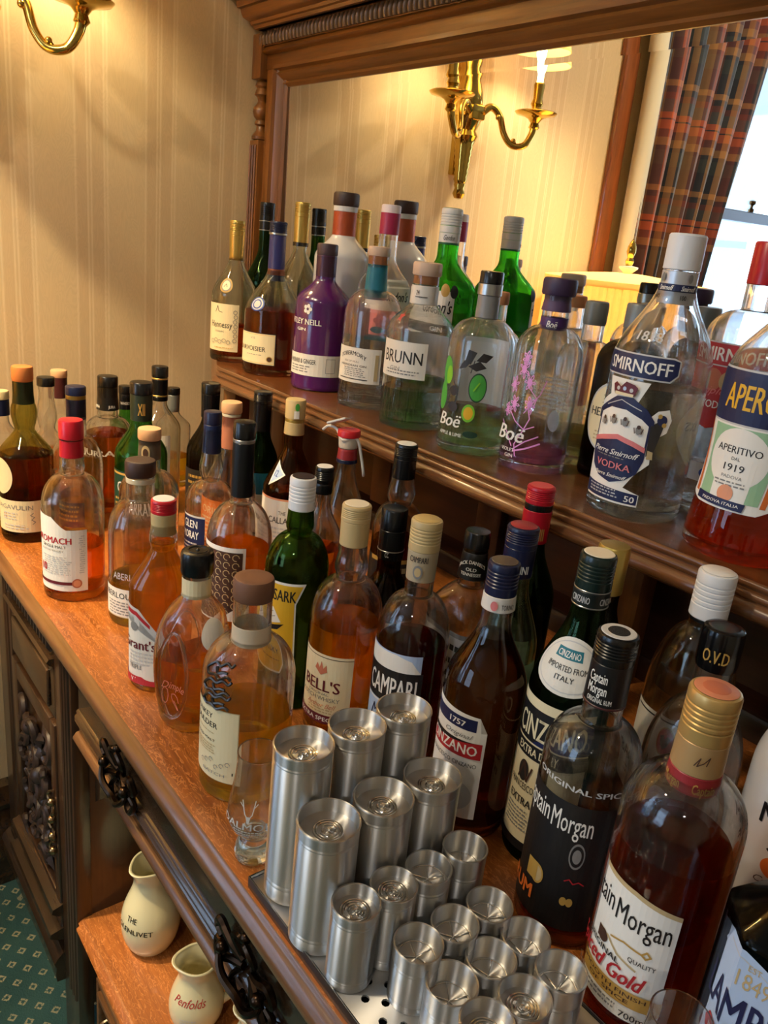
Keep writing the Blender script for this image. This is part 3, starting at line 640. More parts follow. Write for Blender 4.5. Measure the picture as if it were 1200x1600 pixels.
def wrap(name, parent, prof, sh, az, half, z0, z1, base, items, off=.0005, Rref=None):
    """a printed label that hugs the bottle: az and half in radians, z in metres; items in u -1..1, v 0..1"""
    if not base and not items: return None
    zm = (z0+z1)/2; R = Rref or rad_at(prof, zm); wd = R*half; ht = z1-z0
    mats = []; bm = bmesh.new(); lay = bm.verts.layers.float.new('lift')
    def mi(k):
        if k not in mats: mats.append(k)
        return mats.index(k)
    cnt = [0]
    def add(poly, k, lift):
        vs = [bm.verts.new((u*wd, v*ht, 0)) for u, v in poly]
        for v in vs: v[lay] = lift
        try: f = bm.faces.new(vs)
        except ValueError: return
        f.material_index = mi(k)
        if f.calc_area() > 0 and f.normal.z < 0: f.normal_flip()
    def rect(u0, u1, v0, v1): return [(u0, v0), (u1, v0), (u1, v1), (u0, v1)]
    def oval(u, v, ru, rv, n=28): return [(u+ru*math.cos(2*PI*i/n), v+rv*math.sin(2*PI*i/n)) for i in range(n)]
    if base:
        if isinstance(base, str): add(rect(-1, 1, 0, 1), base, 0)
        elif base[0] == 'oval': add(oval(0, .5, 1, .5, 40), base[1], 0)
        else: add(base[1], base[0], 0)
    for n_, it in enumerate(items):
        lift = .0002+.00012*n_; k = it[0]
        if k == 'r': add(rect(*it[1:5]), it[5], lift)
        elif k == 'o': add(oval(*it[1:5]), it[5], lift)
        elif k == 'p': add(it[1], it[2], lift)
        elif k == 'l':
            u0, u1, v, n, dv, c = it[1:7]; rr = random.Random(int(v*1000)+n)
            for i in range(n):
                u = u0+rr.random()*.05; e = u1-rr.random()*.18*(u1-u0)
                while u < e:
                    w = min(rr.uniform(.03, .11), e-u); add(rect(u, u+w, v-i*dv, v-i*dv+dv*.42), c, lift); u += w+.025
        elif k == 's':
            pts, w, c = it[1:4]
            for a, b in zip(pts, pts[1:]):
                A = Vector((a[0]*wd, a[1]*ht)); B = Vector((b[0]*wd, b[1]*ht)); d = (B-A)
                if d.length < 1e-6: continue
                d.normalize(); nn = Vector((-d.y, d.x))*w/2; d = d*w*.3
                add([((q.x)/wd, (q.y)/ht) for q in (A-d-nn, B+d-nn, B+d+nn, A-d+nn)], c, lift)
        elif k == 't':
            s, u, v, w, h, c = it[1:7]; bold = it[7] if len(it) > 7 else 0.; shear = it[8] if len(it) > 8 else 0.; arc = it[9] if len(it) > 9 else 0.
            vs, fs = text_mesh(s, bold, shear)
            if not vs: continue
            xs = [q[0] for q in vs]; ys = [q[1] for q in vs]; sx = 2*w/(max(xs)-min(xs)); cx = (max(xs)+min(xs))/2
            lo = min(ys) if not set(s) & set('gjpqyQ,') else 0.
            sy = h/max(.01, max(ys)-lo)
            V = []
            for x, y in vs:
                uu = (x-cx)*sx; vv = (y-lo)*sy - arc*(uu/max(w, 1e-6))**2
                q = bm.verts.new(((u+uu)*wd, (v+vv)*ht, 0)); q[lay] = lift; V.append(q)
            for f in fs:
                try: g = bm.faces.new([V[i] for i in f]); g.material_index = mi(c)
                except ValueError: pass
    bm.faces.ensure_lookup_table()
    bmesh.ops.triangulate(bm, faces=[f for f in bm.faces if len(f.verts) > 4])
    step = max(.0045, 2*wd/26); k = -wd+step
    while k < wd:
        bmesh.ops.bisect_plane(bm, geom=bm.verts[:]+bm.edges[:]+bm.faces[:], plane_co=(k, 0, 0), plane_no=(1, 0, 0), dist=1e-6); k += step
    if any(abs(rad_at(prof, z0+ht*i/6)-rad_at(prof, z0+ht*(i+1)/6)) > .0006 for i in range(6)):
        for i in range(1, 7):
            bmesh.ops.bisect_plane(bm, geom=bm.verts[:]+bm.edges[:]+bm.faces[:], plane_co=(0, ht*i/7, 0), plane_no=(0, 1, 0), dist=1e-6)
    for v in bm.verts:
        z = z0+v.co.y; t = az+v.co.x/R; r = rad_at(prof, z)*(sh(t, z) if sh else 1.)+off+v[lay]
        v.co = (r*math.cos(t), r*math.sin(t), z)
    bmesh.ops.recalc_face_normals(bm, faces=[]) 
    return mesh_obj(name, bm, [ink(k) for k in mats], parent, False)
def cap_mesh(bm, kind, r, z0, z1, rt=None):
    h = z1-z0; rt = rt or r
    if kind == 'screw':
        p = [(r*.96, z0), (r, z0+.0008)]
        for i in range(5):
            z = z0+h*(.30+.11*i); p += [(r, z-.0012), (r*.955, z-.0004), (r*.955, z+.0004), (r, z+.0012)]
        p += [(rt, z1-.003), (rt*.95, z1-.0008), (rt*.86, z1), (rt*.8, z1-.0004), (0, z1-.0004)]
    elif kind == 'cork':
        p = [(r*.5, z0), (r*.94, z0), (r, z0+h*.12), (r, z1-h*.16), (r*.94, z1-h*.03), (r*.85, z1), (r*.6, z1+.0003), (0, z1)]
    elif kind == 'stop':
        p = [(r*.92, z0), (r, z0+.001), (rt, z1-.0025), (rt*.93, z1-.0004), (rt*.8, z1), (0, z1)]
    lathe(bm, p, 36); return bm
def band(bm, z0, z1, r0, r1, lip=True):
    p = [(r0*.97, z0), (r0, z0+.0006)] + [(r0+(r1-r0)*i/4, z0+(z1-z0)*i/4) for i in range(1, 4)] + [(r1, z1-.0006), (r1*.97, z1)]
    return lathe(bm, p, 36)
G = dict(clear=glass('clear_glass', (.965, .975, .968)), olive=glass('olive_glass', (.62, .60, .26), 1.6), amberg=glass('brown_glass', (.46, .27, .11), 1.6), green=glass('green_glass', (.25, .58, .22), 1.5), bright=glass('bright_green_glass', (.17, .68, .12), 1.5), dgreen=glass('dark_green_glass', (.10, .24, .09), 1.5), cutty=glass('deep_green_glass', (.20, .38, .09)), smoke=glass('smoked_glass', (.20, .20, .19), 1.4), pale=glass('pale_green_glass', (.72, .86, .70), 1.6), dark=glass('dark_brown_glass', (.20, .13, .08), 1.4), tint=glass('pale_tinted_glass', (.90, .93, .86), 1.8))
Q = dict(amber=liquid('amber_whisky', (1., .68, .09), .15, .05), gold=liquid('golden_whisky', (1., .80, .16), .15, .16), orange=liquid('orange_whisky', (1., .61, .07), .15, .13), red=liquid('russet_whisky', (.95, .48, .10), .15, .05), dark=liquid('dark_amber_whisky', (.74, .34, .08)), cognac=liquid('cognac', (.86, .34, .09), .15, .05), water=liquid('clear_spirit', (.97, .98, .97), .3, .0), lime=liquid('pale_lime_gin', (.88, .97, .72), .3, .03), violet=liquid('violet_gin', (.88, .55, .76), .3, .1), aperol=liquid('red_orange_aperitif', (1., .22, .05), .3, .22), campari=liquid('dark_red_bitters', (.40, .05, .04), .3, .1), vermouth=liquid('brown_vermouth', (.42, .15, .05), .12, .02), rum=liquid('dark_gold_rum', (.80, .26, .11), .15, .05), brown=liquid('deep_brown_liqueur', (.34, .14, .07), .3, .05), black=liquid('dark_rum', (.34, .22, .10), .3, .04), pale=liquid('pale_vermouth', (.88, .90, .62), .3, .04), grn=liquid('green_tinted_liquid', (.74, .78, .34), .3, .04))
def B(name, label, pos, H, R, kind, rn, s0, s1, cap, g='clear', liq=None, caps=(), labels=(), sh=None, group=None, neck=None, rz=0., top=None, seg=44, body=None, cat='bottle', turn=None):
    """one bottle. pos = (x, y, shelf height); s0, s1 and label heights are fractions of H;
    cap = (kind, r, height, material[, top disc material]); caps = further neck sleeves (z0, z1 as depths below the top, r0, r1, material, name)"""
    x, y, zb = pos; T = thing(name, label, cat, (x, y, zb+.0006), 0., group or ('bottles on the raised shelf' if zb > Z0+.1 else 'bottles on the worktop'))
    gt = H-(top if top is not None else cap[2]*.55)
    prof = body or profile(kind, R, rn, s0*H, s1*H, gt)
    if neck:        # bulges in the neck: (z fraction, radius)
        prof = [q for q in prof if q[1] <= s1*H+1e-6] + [(r, z*H) for z, r in neck] + [(rn, gt-.001), (rn*.8, gt)]
    k0 = next(i for i, q in enumerate(prof) if q[1] > .004 and i > 2)
    prof = prof[:k0]+chaikin(prof[k0:], 1)
    shf = shaped(sh, .0, .012, s0*H, s1*H) if sh else None
    th = .0026+.0006*(R > .045)
    inner = [(max(.002, r-th), z) for r, z in prof[k0:] if z > .016]
    ri = inner[0][0]; floor_ = [(0, .0205), (ri*.35, .0180), (ri*.7, .0135), (ri*.92, .0135)]
    bm = bmesh.new(); lathe(bm, prof+[(max(.002, rn-th), gt)]+inner[::-1]+floor_[::-1], seg, shf)
    mesh_obj('glass_body', bm, G[g] if isinstance(g, str) else g, T, True, None, 50)
    if liq:
        zl = liq[0]*H; k = .0004
        lp = [(max(.001, r+k), z) for r, z in inner if z < zl]; lp = [(0, .0200), (ri*.35, .0175), (ri*.7, .0130), (ri*.92, .0130)]+lp+[(max(.001, rad_at(prof, zl)-th+k), zl)]
        lp += [(lp[-1][0]*.94, zl-.0008), (0, zl-.0008)]
        bm = bmesh.new(); lathe(bm, lp, seg, shf); mesh_obj('liquid', bm, Q[liq[1]], T, True, None, 50)
    bm = bmesh.new(); cap_mesh(bm, cap[0], cap[1], H-cap[2], H, cap[5] if len(cap) > 5 else None); c = mesh_obj('cap', bm, cap[3], T, True, None, 35)
    if len(cap) > 4 and cap[4]:
        dm = cap[4] if isinstance(cap[4], tuple) else (cap[4],)
        for k, m_ in enumerate(dm):
            bm = bmesh.new(); q = .84-.30*k; lathe(bm, [(cap[1]*q, H+.0002+.0004*k), (cap[1]*(q-.04), H+.0008+.0004*k), (0, H+.0008+.0004*k)], 30); mesh_obj('cap_disc', bm, m_, c)
    for (d0, d1, r0, r1, m, nm) in caps:
        bm = bmesh.new(); band(bm, H-d1, H-d0, r1, r0); mesh_obj(nm, bm, m, T, True, None, 35)
    phc = math.degrees(math.atan2(-y, -x))
    for lb in labels:
        nm, z0, z1, al, hf, base, items = lb[:7]; o = lb[7] if len(lb) > 7 else {}
        az = o.get('az', -88.) if hf is None or 'az' in o else phc+al
        if hf is None: hf = phc+al-az
        # item positions across the label are given in degrees from the line of sight of someone at the bar
        cu = lambda u: (phc+u-az)/hf
        its = []
        for it in items:
            it = list(it); k = it[0]
            if k == 'r' or k == 'l': it[1], it[2] = cu(it[1]), cu(it[2])
            elif k == 'o': it[1] = cu(it[1]); it[3] /= hf
            elif k == 't': it[2] = cu(it[2]); it[4] /= 2*hf
            elif k in 'ps': it[1] = [(cu(a), b) for a, b in it[1]]
            its.append(it)
        if isinstance(base, tuple) and base[0] != 'oval': base = (base[0], [(cu(a), b) for a, b in base[1]])
        pr = o.get('prof') or prof
        if 'rad' in o: r = o['rad']; pr = [(r, 0)]*6+[(r, 0), (r, H)]; s_ = None
        else: s_ = shf
        wrap(nm, T, pr, s_, math.radians(az), math.radians(hf), z0*H, z1*H, base, its, o.get('off', .0005))
    return T
P_ = plain
def paint(T, m):
    for c in T.children:
        if c.name.startswith('glass_body'): c.data.materials[0] = m
BLK = P_('black_capsule', (11, 11, 12), .26); NAVY = P_('navy_capsule', (18, 24, 56), .3); REDC = P_('red_capsule', (178, 18, 38), .3)
MAROON = P_('maroon_capsule', (66, 24, 26), .4); CORKC = P_('cork_top', (206, 160, 118), .7, noise=.3); ORC = P_('orange_wood_stopper', (196, 116, 56), .6)
GOLDC = P_('gold_foil_capsule', (190, 162, 84), .32, .7); TEALC = P_('dark_teal_capsule', (36, 58, 64), .5); WHITEC = P_('white_cap', (226, 226, 226), .35)
CREAMC = P_('cream_capsule', (200, 182, 138), .45); GREYC = P_('grey_capsule', (120, 122, 118), .4, .3); SILV = P_('silver_foil', (176, 176, 172), .3, .9)
PURP = P_('purple_stopper', (56, 36, 66), .5); BRN = P_('dark_brown_stopper', (58, 38, 32), .5); TEAL2 = P_('teal_wax_sleeve', (18, 104, 124), .45)
TANC = P_('tan_capsule', (192, 168, 118), .45); DKGRN = P_('dark_green_capsule', (18, 36, 32), .26); COPP = P_('copper_sleeve', (176, 112, 84), .45); WOODC = P_('walnut_stopper', (116, 76, 52), .6)
TANW = P_('old_gold_capsule', (196, 160, 96), .35, .5); CORK = P_('natural_cork', (190, 130, 84), .8)
# ================================================================ bottles on the worktop
C_ = Z0
def flower(u, v, ru, rv, c, n=5): return [('o', u+ru*math.cos(2*PI*i/n), v+rv*math.sin(2*PI*i/n), ru*.62, rv*.62, c) for i in range(n)]
B('whisky_bottle', 'clear bottle with cream stopper and navy sleeve, beside the olive bottle', (-1.575, .352, C_), .256, .042, 'soft', .0135, .60, .78, ('stop', .0155, .016, CREAMC), 'clear', (.30, 'gold'), [(.017, .046, .0150, .0152, NAVY, 'sleeve')],
  [('label', .06, .30, 60, 70, 'paper', [('r', -20, 130, .72, 1., 'blue'), ('l', -10, 55, .6, 5, .1, 'grey')])])
B('whisky_bottle', 'olive glass whisky bottle with an orange stopper, teal sleeve and cream labels', (-1.486, .370, C_), .317, .047, 'cone', .0168, .51, .64, ('cork', .0182, .026, ORC), 'olive', (.50, 'dark'), [(.024, .066, .0165, .0178, TEALC, 'sleeve')],
  [('label', .065, .255, 28, None, 'cream', [('t', 'LAGAVULIN', -34, .72, 88, .14, 'grey', .004), ('t', '16', -52, .45, 9, .14, 'copper'), ('l', -60, -22, .58, 3, .09, 'lgrey'), ('s', [(10, .62), (4, .55), (12, .48), (6, .40), (14, .33), (8, .26)], .0012, 'grey'), ('l', -60, 0, .2, 2, .09, 'lgrey')]),
   ('neck_label', .285, .495, -62, 32, ('oval', 'cream'), [('o', -62, .5, 26, .44, 'cream')])], neck=[(.65, .0168), (.68, .0195), (.73, .0225), (.77, .0215), (.80, .0178)])
B('whisky_bottle', 'tall clear bottle with a small black cap and a bulging neck, near the wall', (-1.634, .450, C_), .268, .045, 'soft', .0155, .46, .62, ('stop', .0172, .018, BLK), 'clear', (.42, 'amber'), [], [], neck=[(.63, .0155), (.70, .020), (.78, .017), (.86, .0145)])
B('whisky_bottle', 'bottle with a pale wood stopper over a long maroon sleeve, near the wall', (-1.770, .515, C_), .256, .043, 'soft', .0150, .55, .72, ('cork', .0172, .016, CORKC), 'clear', (.3, 'amber'), [(.015, .060, .0165, .0170, MAROON, 'sleeve')])
B('whisky_bottle', 'squat round clear bottle with a navy and gold cap, behind the red-capped bottle', (-1.498, .465, C_), .277, .048, 'round', .0180, .44, .66, ('stop', .0185, .017, NAVY), 'clear', (.16, 'gold'), [(.016, .024, .0178, .0178, GOLDC, 'gold_ring'), (.024, .058, .0178, .0172, NAVY, 'sleeve'), (.058, .062, .0182, .0182, NAVY, 'sleeve_edge')],
  [('printed_name', .40, .47, -34, 30, None, [('t', 'SCAPA', -40, .1, 46, .7, 'white', .02)]), ('label', .05, .22, 20, None, 'navy', [('l', -60, 10, .8, 4, .18, 'gold')])])
B('whisky_bottle', 'clear bottle with a bright red cap and neck and a white red-lettered label', (-1.215, .369, C_), .285, .0468, 'round', .0172, .52, .70, ('stop', .0182, .030, REDC), 'clear', (.30, 'red'), [(.031, .058, .0172, .0178, REDC, 'sleeve')],
  [('label', .065, .425, 24, None, ('white', [(-108, 0), (24, 0), (24, 1), (-14, 1), (-22, 1.04), (-42, 1.18), (-108, 1.22)]), [('t', 'BENROMACH', -56, .775, 104, .10, 'red', .03), ('t', 'SINGLE MALT', -40, .70, 52, .045, 'dark'), ('t', 'SCOTCH WHISKY', -45, .64, 52, .03, 'grey'), ('l', -66, -4, .55, 9, .035, 'lgrey'), ('t', '10', -64, .30, 16, .13, 'red', .03), ('r', -108, -1, .105, .155, 'maroon'), ('o', 4, .135, 9, .075, 'copper'), ('o', 4, .135, 6.5, .055, 'peach'), ('l', 8, 20, .9, 18, .035, 'lgrey')])], neck=[(.71, .0172), (.74, .0195), (.78, .0172)])
B('whisky_bottle', 'waisted clear bottle of dark amber whisky with a black lettered neck band', (-1.584, .555, C_), .278, .048, 'round', .0200, .56, .70, ('stop', .0200, .022, BLK), 'clear', (.58, 'dark'), [(.023, .068, .0185, .0222, P_('black_neck_band', (20, 18, 18), .35), 'sleeve')],
  [('neck_label', .765, .80, 0, 70, None, [('t', 'JURA', 20, .1, 36, .8, 'white', .02), ('t', 'JURA', -60, .1, 36, .8, 'white', .02)], {'rad': .0222}), ('printed_name', .42, .50, -20, 60, None, [('t', 'JURA', -26, .1, 84, .7, 'white', .02)])])
B('whisky_bottle', 'small dark green bottle with a black ringed capsule behind the black-banded bottle', (-1.714, .640, C_), .230, .036, 'soft', .0135, .55, .74, ('stop', .0150, .018, BLK), 'green', None, [(.018, .052, .0145, .0150, BLK, 'sleeve')], [('neck_label', .82, .86, 0, 60, None, [('t', 'WHISKY', 0, .1, 80, .7, 'lgrey')], {'rad': .0153})])
B('whisky_bottle', 'bright green glass bottle with a black gold-lettered capsule', (-1.381, .545, C_), .306, .047, 'soft', .0190, .56, .76, ('stop', .0205, .022, BLK), 'green', (.3, 'grn'), [(.022, .070, .0198, .0192, P_('green_black_capsule', (34, 44, 30), .4), 'sleeve')],
  [('neck_label', .80, .90, 0, 40, None, [('t', 'XII', 0, .1, 36, .7, 'gold', .02)], {'rad': .0202}), ('label', .15, .48, 30, None, 'dgreen', [('r', -80, 28, .93, .97, 'gold'), ('t', 'GLEN', -30, .6, 60, .2, 'lgrey', .02), ('l', -70, 10, .45, 4, .1, 'gold')])])
B('whisky_bottle', 'tall clear bottle with a black capsule ringed in gold, backed by the wallpaper', (-1.537, .645, C_), .305, .043, 'soft', .0145, .58, .76, ('stop', .0165, .022, BLK), 'clear', (.2, 'gold'), [(.023, .026, .0162, .0162, GOLDC, 'gold_ring'), (.026, .058, .0160, .0160, BLK, 'sleeve'), (.058, .061, .0162, .0162, GOLDC, 'gold_ring'), (.061, .070, .0160, .0160, BLK, 'sleeve')], [('label', .12, .56, 30, None, 'paper', [('l', -60, 20, .8, 6, .1, 'grey')])])
B('whisky_bottle', 'short clear bottle with a black cap and grey capsule, nearest the corner', (-1.698, .745, C_), .226, .040, 'soft', .0138, .60, .76, ('stop', .0150, .016, BLK), 'clear', (.3, 'gold'), [(.016, .055, .0146, .0140, GREYC, 'sleeve')])
B('whisky_bottle', 'clear round-shouldered bottle with a peach cork stopper and brown neck sleeve', (-1.231, .500, C_), .260, .049, 'round', .0178, .56, .72, ('cork', .0190, .019, CORKC), 'clear', (.25, 'amber'), [(.020, .052, .0176, .0186, P_('brown_neck_sleeve', (92, 80, 66), .5), 'sleeve')], [('neck_label', .80, .90, -20, 22, ('oval', 'tan'), [('o', -20, .5, 14, .3, 'brown')], {'rad': .0186}), ('printed_name', .46, .54, 0, 50, None, [('t', 'ARRAN', -16, .1, 60, .7, 'white', .02)])])
B('whisky_bottle', 'wide clear bottle with a dark brown stopper and a low white label', (-1.087, .428, C_), .252, .0463, 'round', .0205, .56, .76, ('cork', .0222, .024, BRN, None), 'clear', (.27, 'gold'), [(.026, .034, .0210, .0208, P_('clear_lip', (196, 186, 160), .2), 'lip')],
  [('label', .06, .245, 24, None, 'paper', [('t', 'ABERLOUR', -46, .66, 80, .20, 'dark', .004), ('l', -70, 16, .5, 5, .10, 'grey'), ('r', -80, 24, .0, .03, 'tan')]), ('printed_name', .30, .36, -10, 50, None, [('t', 'ABERLOUR', -18, .1, 70, .7, 'lgrey')])])
B('whisky_bottle', 'three-sided bottle full of orange whisky with a red and white cap', (-.901, .385, C_), .256, .042, 'cone', .0150, .55, .74, ('screw', .0160, .018, P_('glossy_red_cap', (192, 24, 40), .3), P_('white_cap_disc', (240, 236, 230), .4)), 'clear', (.78, 'orange'), [(.018, .046, .0158, .0150, TANC, 'sleeve')],
  [('label', .03, .44, 2, None, ('paper', [(-96, 0), (2, 0), (2, .62), (-50, 1.0), (-96, 1.05)]), [('p', [(-96, .92), (-52, .90), (2, .56), (2, .66), (-48, 1.02), (-96, 1.08)], 'lgrey'), ('p', [(-80, .95), (-54, .93), (-24, .78), (-24, .83), (-52, .985), (-80, 1.01)], 'red'), ('o', -58, .78, 9, .06, 'grey'), ('t', "Grant's", -50, .48, 76, .14, 'maroon', .018), ('l', -70, -6, .42, 4, .05, 'lgrey'), ('t', 'TRIPLE', -55, .20, 30, .06, 'grey', .02), ('r', -96, 2, 0, .10, 'red'), ('t', 'WHISKY', -44, .02, 40, .06, 'white', .01)])], sh=sh_tri(.07, .3), neck=[(.745, .0152), (.80, .0185), (.86, .0150)])
B('whisky_bottle', 'dark glass bottle with a long black capsule beside the wooden shelf post', (-1.449, .715, C_), .287, .045, 'soft', .0160, .50, .76, ('stop', .0190, .022, BLK), 'smoke', (.3, 'brown'), [(.022, .070, .0188, .0180, P_('glossy_black_capsule', (14, 14, 18), .2), 'sleeve')], [('label', .1, .4, 30, None, 'dark', [('l', -60, 20, .8, 5, .15, 'gold')])])
B('whisky_bottle', 'clear bulb-necked bottle with a navy cap and navy white-lettered label', (-1.175, .585, C_), .297, .041, 'round', .0140, .48, .60, ('stop', .0148, .022, NAVY), 'clear', (.18, 'gold'), [(.022, .070, .0146, .0142, P_('navy_lettered_sleeve', (24, 38, 78), .4), 'sleeve')],
  [('label', .15, .42, -10, None, 'navy', [('r', -90, -10, .96, 1., 'lgrey'), ('t', 'GLEN', -50, .72, 44, .17, 'white', .018), ('t', 'MORAY', -50, .48, 52, .17, 'white', .018), ('l', -80, -20, .36, 3, .08, 'lgrey'), ('r', -90, -10, 0, .12, 'tan')])], neck=[(.605, .0140), (.64, .0185), (.69, .0200), (.74, .0160)])
B('whisky_bottle', 'long-necked clear bottle with a peach stopper, copper sleeve and orange label', (-1.262, .665, C_), .291, .050, 'soft', .0165, .44, .72, ('cork', .0186, .020, CORKC), 'clear', (.30, 'amber'), [(.021, .026, .0170, .0170, P_('clear_lip', (196, 186, 160), .2), 'lip'), (.026, .085, .0164, .0168, COPP, 'sleeve')],
  [('label', .10, .40, 10, None, 'orange', [('t', 'ORIG', -40, .72, 50, .14, 'cream', .02), ('l', -70, 0, .6, 6, .09, 'cream')])])
B('whisky_bottle', 'clear bottle of orange whisky with a black capsule and a brown scrollwork label', (-.975, .535, C_), .330, .0477, 'round', .0150, .46, .64, ('stop', .0160, .024, BLK), 'clear', (.43, 'orange'), [(.025, .030, .0158, .0158, SILV, 'silver_ring'), (.030, .110, .0156, .0158, P_('blue_black_capsule', (14, 18, 22), .3), 'sleeve')],
  [('label', .12, .47, 12, None, 'white', [('r', -110, 7, .03, .94, 'brown')] + [('s', [(-64+15*i+5.2*math.cos(a*.7), .12+.11*j+.042*math.sin(a*.7)) for a in range(8)], .0011, 'tan') for i in range(5) for j in range(8)] + [('p', [(-30, .02), (7, .02), (7, .24), (-8, .16)], 'white'), ('t', 'L', 2, .04, 5, .08, 'dark')])])
B('whisky_bottle', 'dark green bottle with a ribbed black capsule and a pale yellow label under the shelf', (-1.292, .745, C_), .301, .034, 'soft', .0165, .55, .75, ('screw', .0178, .022, BLK), 'dgreen', None, [(.022, .075, .0170, .0168, BLK, 'sleeve')], [('label', .10, .36, 50, None, 'cream', [('s', [(-20, .3), (0, .5), (12, .35), (30, .6)], .001, 'grey')]), ('label', .36, .50, 50, None, 'teal', [])])
B('whisky_bottle', 'amber bottle with a tall tan capsule and a pale pink label, under the shelf edge', (-1.161, .735, C_), .315, .0488, 'cone', .0165, .50, .72, ('stop', .0178, .034, TANC), 'amberg', (.40, 'brown'), [(.034, .040, .0172, .0172, GOLDC, 'gold_ring'), (.040, .062, .0172, .0180, TANC, 'sleeve')],
  [('label', .10, .46, 22, None, ('peach', [(-96, 0), (22, 0), (22, 1), (-96, 1)]), [('r', -96, 22, .03, .97, 'paper'), ('t', 'THE', -14, .74, 16, .06, 'dark'), ('t', 'MACALLAN', -28, .60, 74, .10, 'dark', .01), ('l', -60, 10, .5, 5, .07, 'lgrey')]), ('neck_label', .52, .66, -36, 24, ('white', [(-58, 1.), (-56, 0), (-16, .5)]), [('p', [(-55, .9), (-53, .12), (-22, .5)], 'lblue'), ('t', '12', -44, .38, 12, .24, 'blue', .02)]), ('cap_label', .90, .985, 8, 18, None, [('r', -6, 22, 0, .5, 'white'), ('o', 10, .75, 12, .25, 'green')], {'rad': .0181})])
B('whisky_bottle', 'green glass bottle with a white screw cap and a bright yellow sailing-ship label', (-.785, .515, C_), .307, .0405, 'round', .0150, .60, .76, ('screw', .0165, .042, WHITEC, BLK), 'cutty', (.57, 'grn'), [],
  [('label', .17, .585, 19, None, ('white', [(-95, 0), (-4, 0), (6, .10), (3, .78), (19, 1.0), (-95, 1.0)]), [('p', [(-95, .02), (-6, .02), (3, .12), (0, .79), (14, .975), (-95, .975)], 'yellow'), ('t', 'CUTTY SARK', -50, .80, 106, .12, 'black', .02), ('p', [(-60, .50), (-16, .56), (-28, .49), (-60, .45)], 'black'), ('p', [(-58, .52), (-52, .74), (-38, .72), (-22, .575)], 'white'), ('s', [(-58, .58), (-34, .63)], .0007, 'dark'), ('s', [(-58, .64), (-38, .68)], .0007, 'dark'), ('s', [(-48, .52), (-44, .74)], .0008, 'dark'), ('t', 'BLENDED', -50, .34, 50, .06, 'dark', .01), ('t', 'SCOTS WHISKY', -50, .22, 88, .065, 'dark', .01), ('l', -80, -6, .14, 1, .02, 'brown')])], neck=[(.765, .0150), (.79, .0180), (.83, .0165)])
B('liqueur_bottle', 'slim clear bottle with a black screw cap, half hidden behind the green yellow-labelled bottle', (-.906, .630, C_), .275, .032, 'soft', .0125, .60, .80, ('screw', .0140, .024, BLK, P_('white_cap_disc', (240, 236, 230), .4)), 'clear', (.55, 'red'), [(.024, .040, .0135, .0135, BLK, 'sleeve')], [('label', .1, .42, 40, None, 'maroon', [('l', -50, 30, .8, 4, .18, 'gold')])])
T_ = B('liqueur_bottle', 'clear bottle with a red pop-up lid and a white strap hanging from its neck', (-.998, .735, C_), .301, .036, 'soft', .0150, .50, .80, ('stop', .0185, .012, P_('red_lid', (200, 30, 38), .35)), 'tint', (.25, 'brown'), [(.012, .030, .0165, .0150, P_('cream_neck_ring', (214, 204, 186), .4), 'neck_ring'), (.030, .048, .0150, .0165, P_('red_neck_band', (150, 40, 44), .4), 'sleeve'), (.048, .054, .0168, .0170, NAVY, 'sleeve_edge')], [('label', .1, .4, 40, None, 'dark', [])])
bm = bmesh.new(); box(bm, -.030, .004, -.010, .010, .307, .3105, .001); bmesh.ops.rotate(bm, verts=bm.verts, cent=(0, 0, .308), matrix=Matrix.Rotation(-.45, 3, 'Y') @ Matrix.Rotation(.5, 3, 'Z')); bmesh.ops.translate(bm, verts=bm.verts, vec=(-.004, -.006, .008)); mesh_obj('lid_flap', bm, P_('white_plastic_strap', (206, 204, 196), .4), T_)
bm = bmesh.new(); tube(bm, spline([(-.042, -.022, .292), (-.032, -.018, .30), (-.018, -.012, .298), (.006, -.016, .286), (.017, .004, .288), (.022, .012, .26), (.026, .016, .235), (.022, .02, .228)], 6), .0024, 7); mesh_obj('strap', bm, P_('white_plastic_strap', (206, 204, 196), .4), T_)
B('liqueur_bottle', 'clear bottle of dark liqueur with a ribbed black screw cap, standing alone under the shelf', (-.866, .745, C_), .311, .038, 'round', .0165, .58, .70, ('screw', .0172, .022, BLK, P_('white_cap_disc', (240, 236, 230), .4)), 'clear', (.52, 'brown'), [(.022, .052, .0172, .0176, BLK, 'sleeve')], [('label', .1, .45, 45, None, 'dark', [('r', -60, 45, .94, 1., 'gold'), ('l', -40, 40, .8, 4, .18, 'tan')])], neck=[(.705, .0170), (.74, .0215), (.78, .020), (.82, .017)])
B('whisky_bottle', 'clear bottle of golden whisky with a tan capsule and a cream dark-red-lettered label', (-.694, .532, C_), .299, .0435, 'round', .0165, .53, .69, ('screw', .0175, .020, TANC, P_('torn_cream_disc', (226, 214, 190), .6)), 'clear', (.50, 'amber'), [(.020, .050, .0172, .0170, TANC, 'sleeve')],
  [('label', .09, .40, 19, None, 'cream', [('r', -110, 19, .955, .965, 'brown'), ('p', [(-45, .78), (-41, .86), (-36, .80), (-33, .90), (-29, .80), (-24, .86), (-22, .76), (-33, .70)], 'copper'), ('t', "BELL'S", -34, .47, 70, .17, 'maroon', .018), ('t', 'ORIGINAL', -36, .415, 40, .035, 'grey'), ('t', 'SCOTCH WHISKY', -38, .335, 80, .06, 'grey', .005), ('t', 'Arthur Bell', -30, .23, 54, .07, 'copper', 0, .4), ('l', -56, 0, .2, 2, .04, 'tan'), ('r', -110, 19, 0, .13, 'maroon'), ('t', 'EXTRA SPECIAL', -34, .035, 84, .06, 'white', .01)])], neck=[(.70, .0170), (.735, .0205), (.775, .0185), (.80, .0168)])
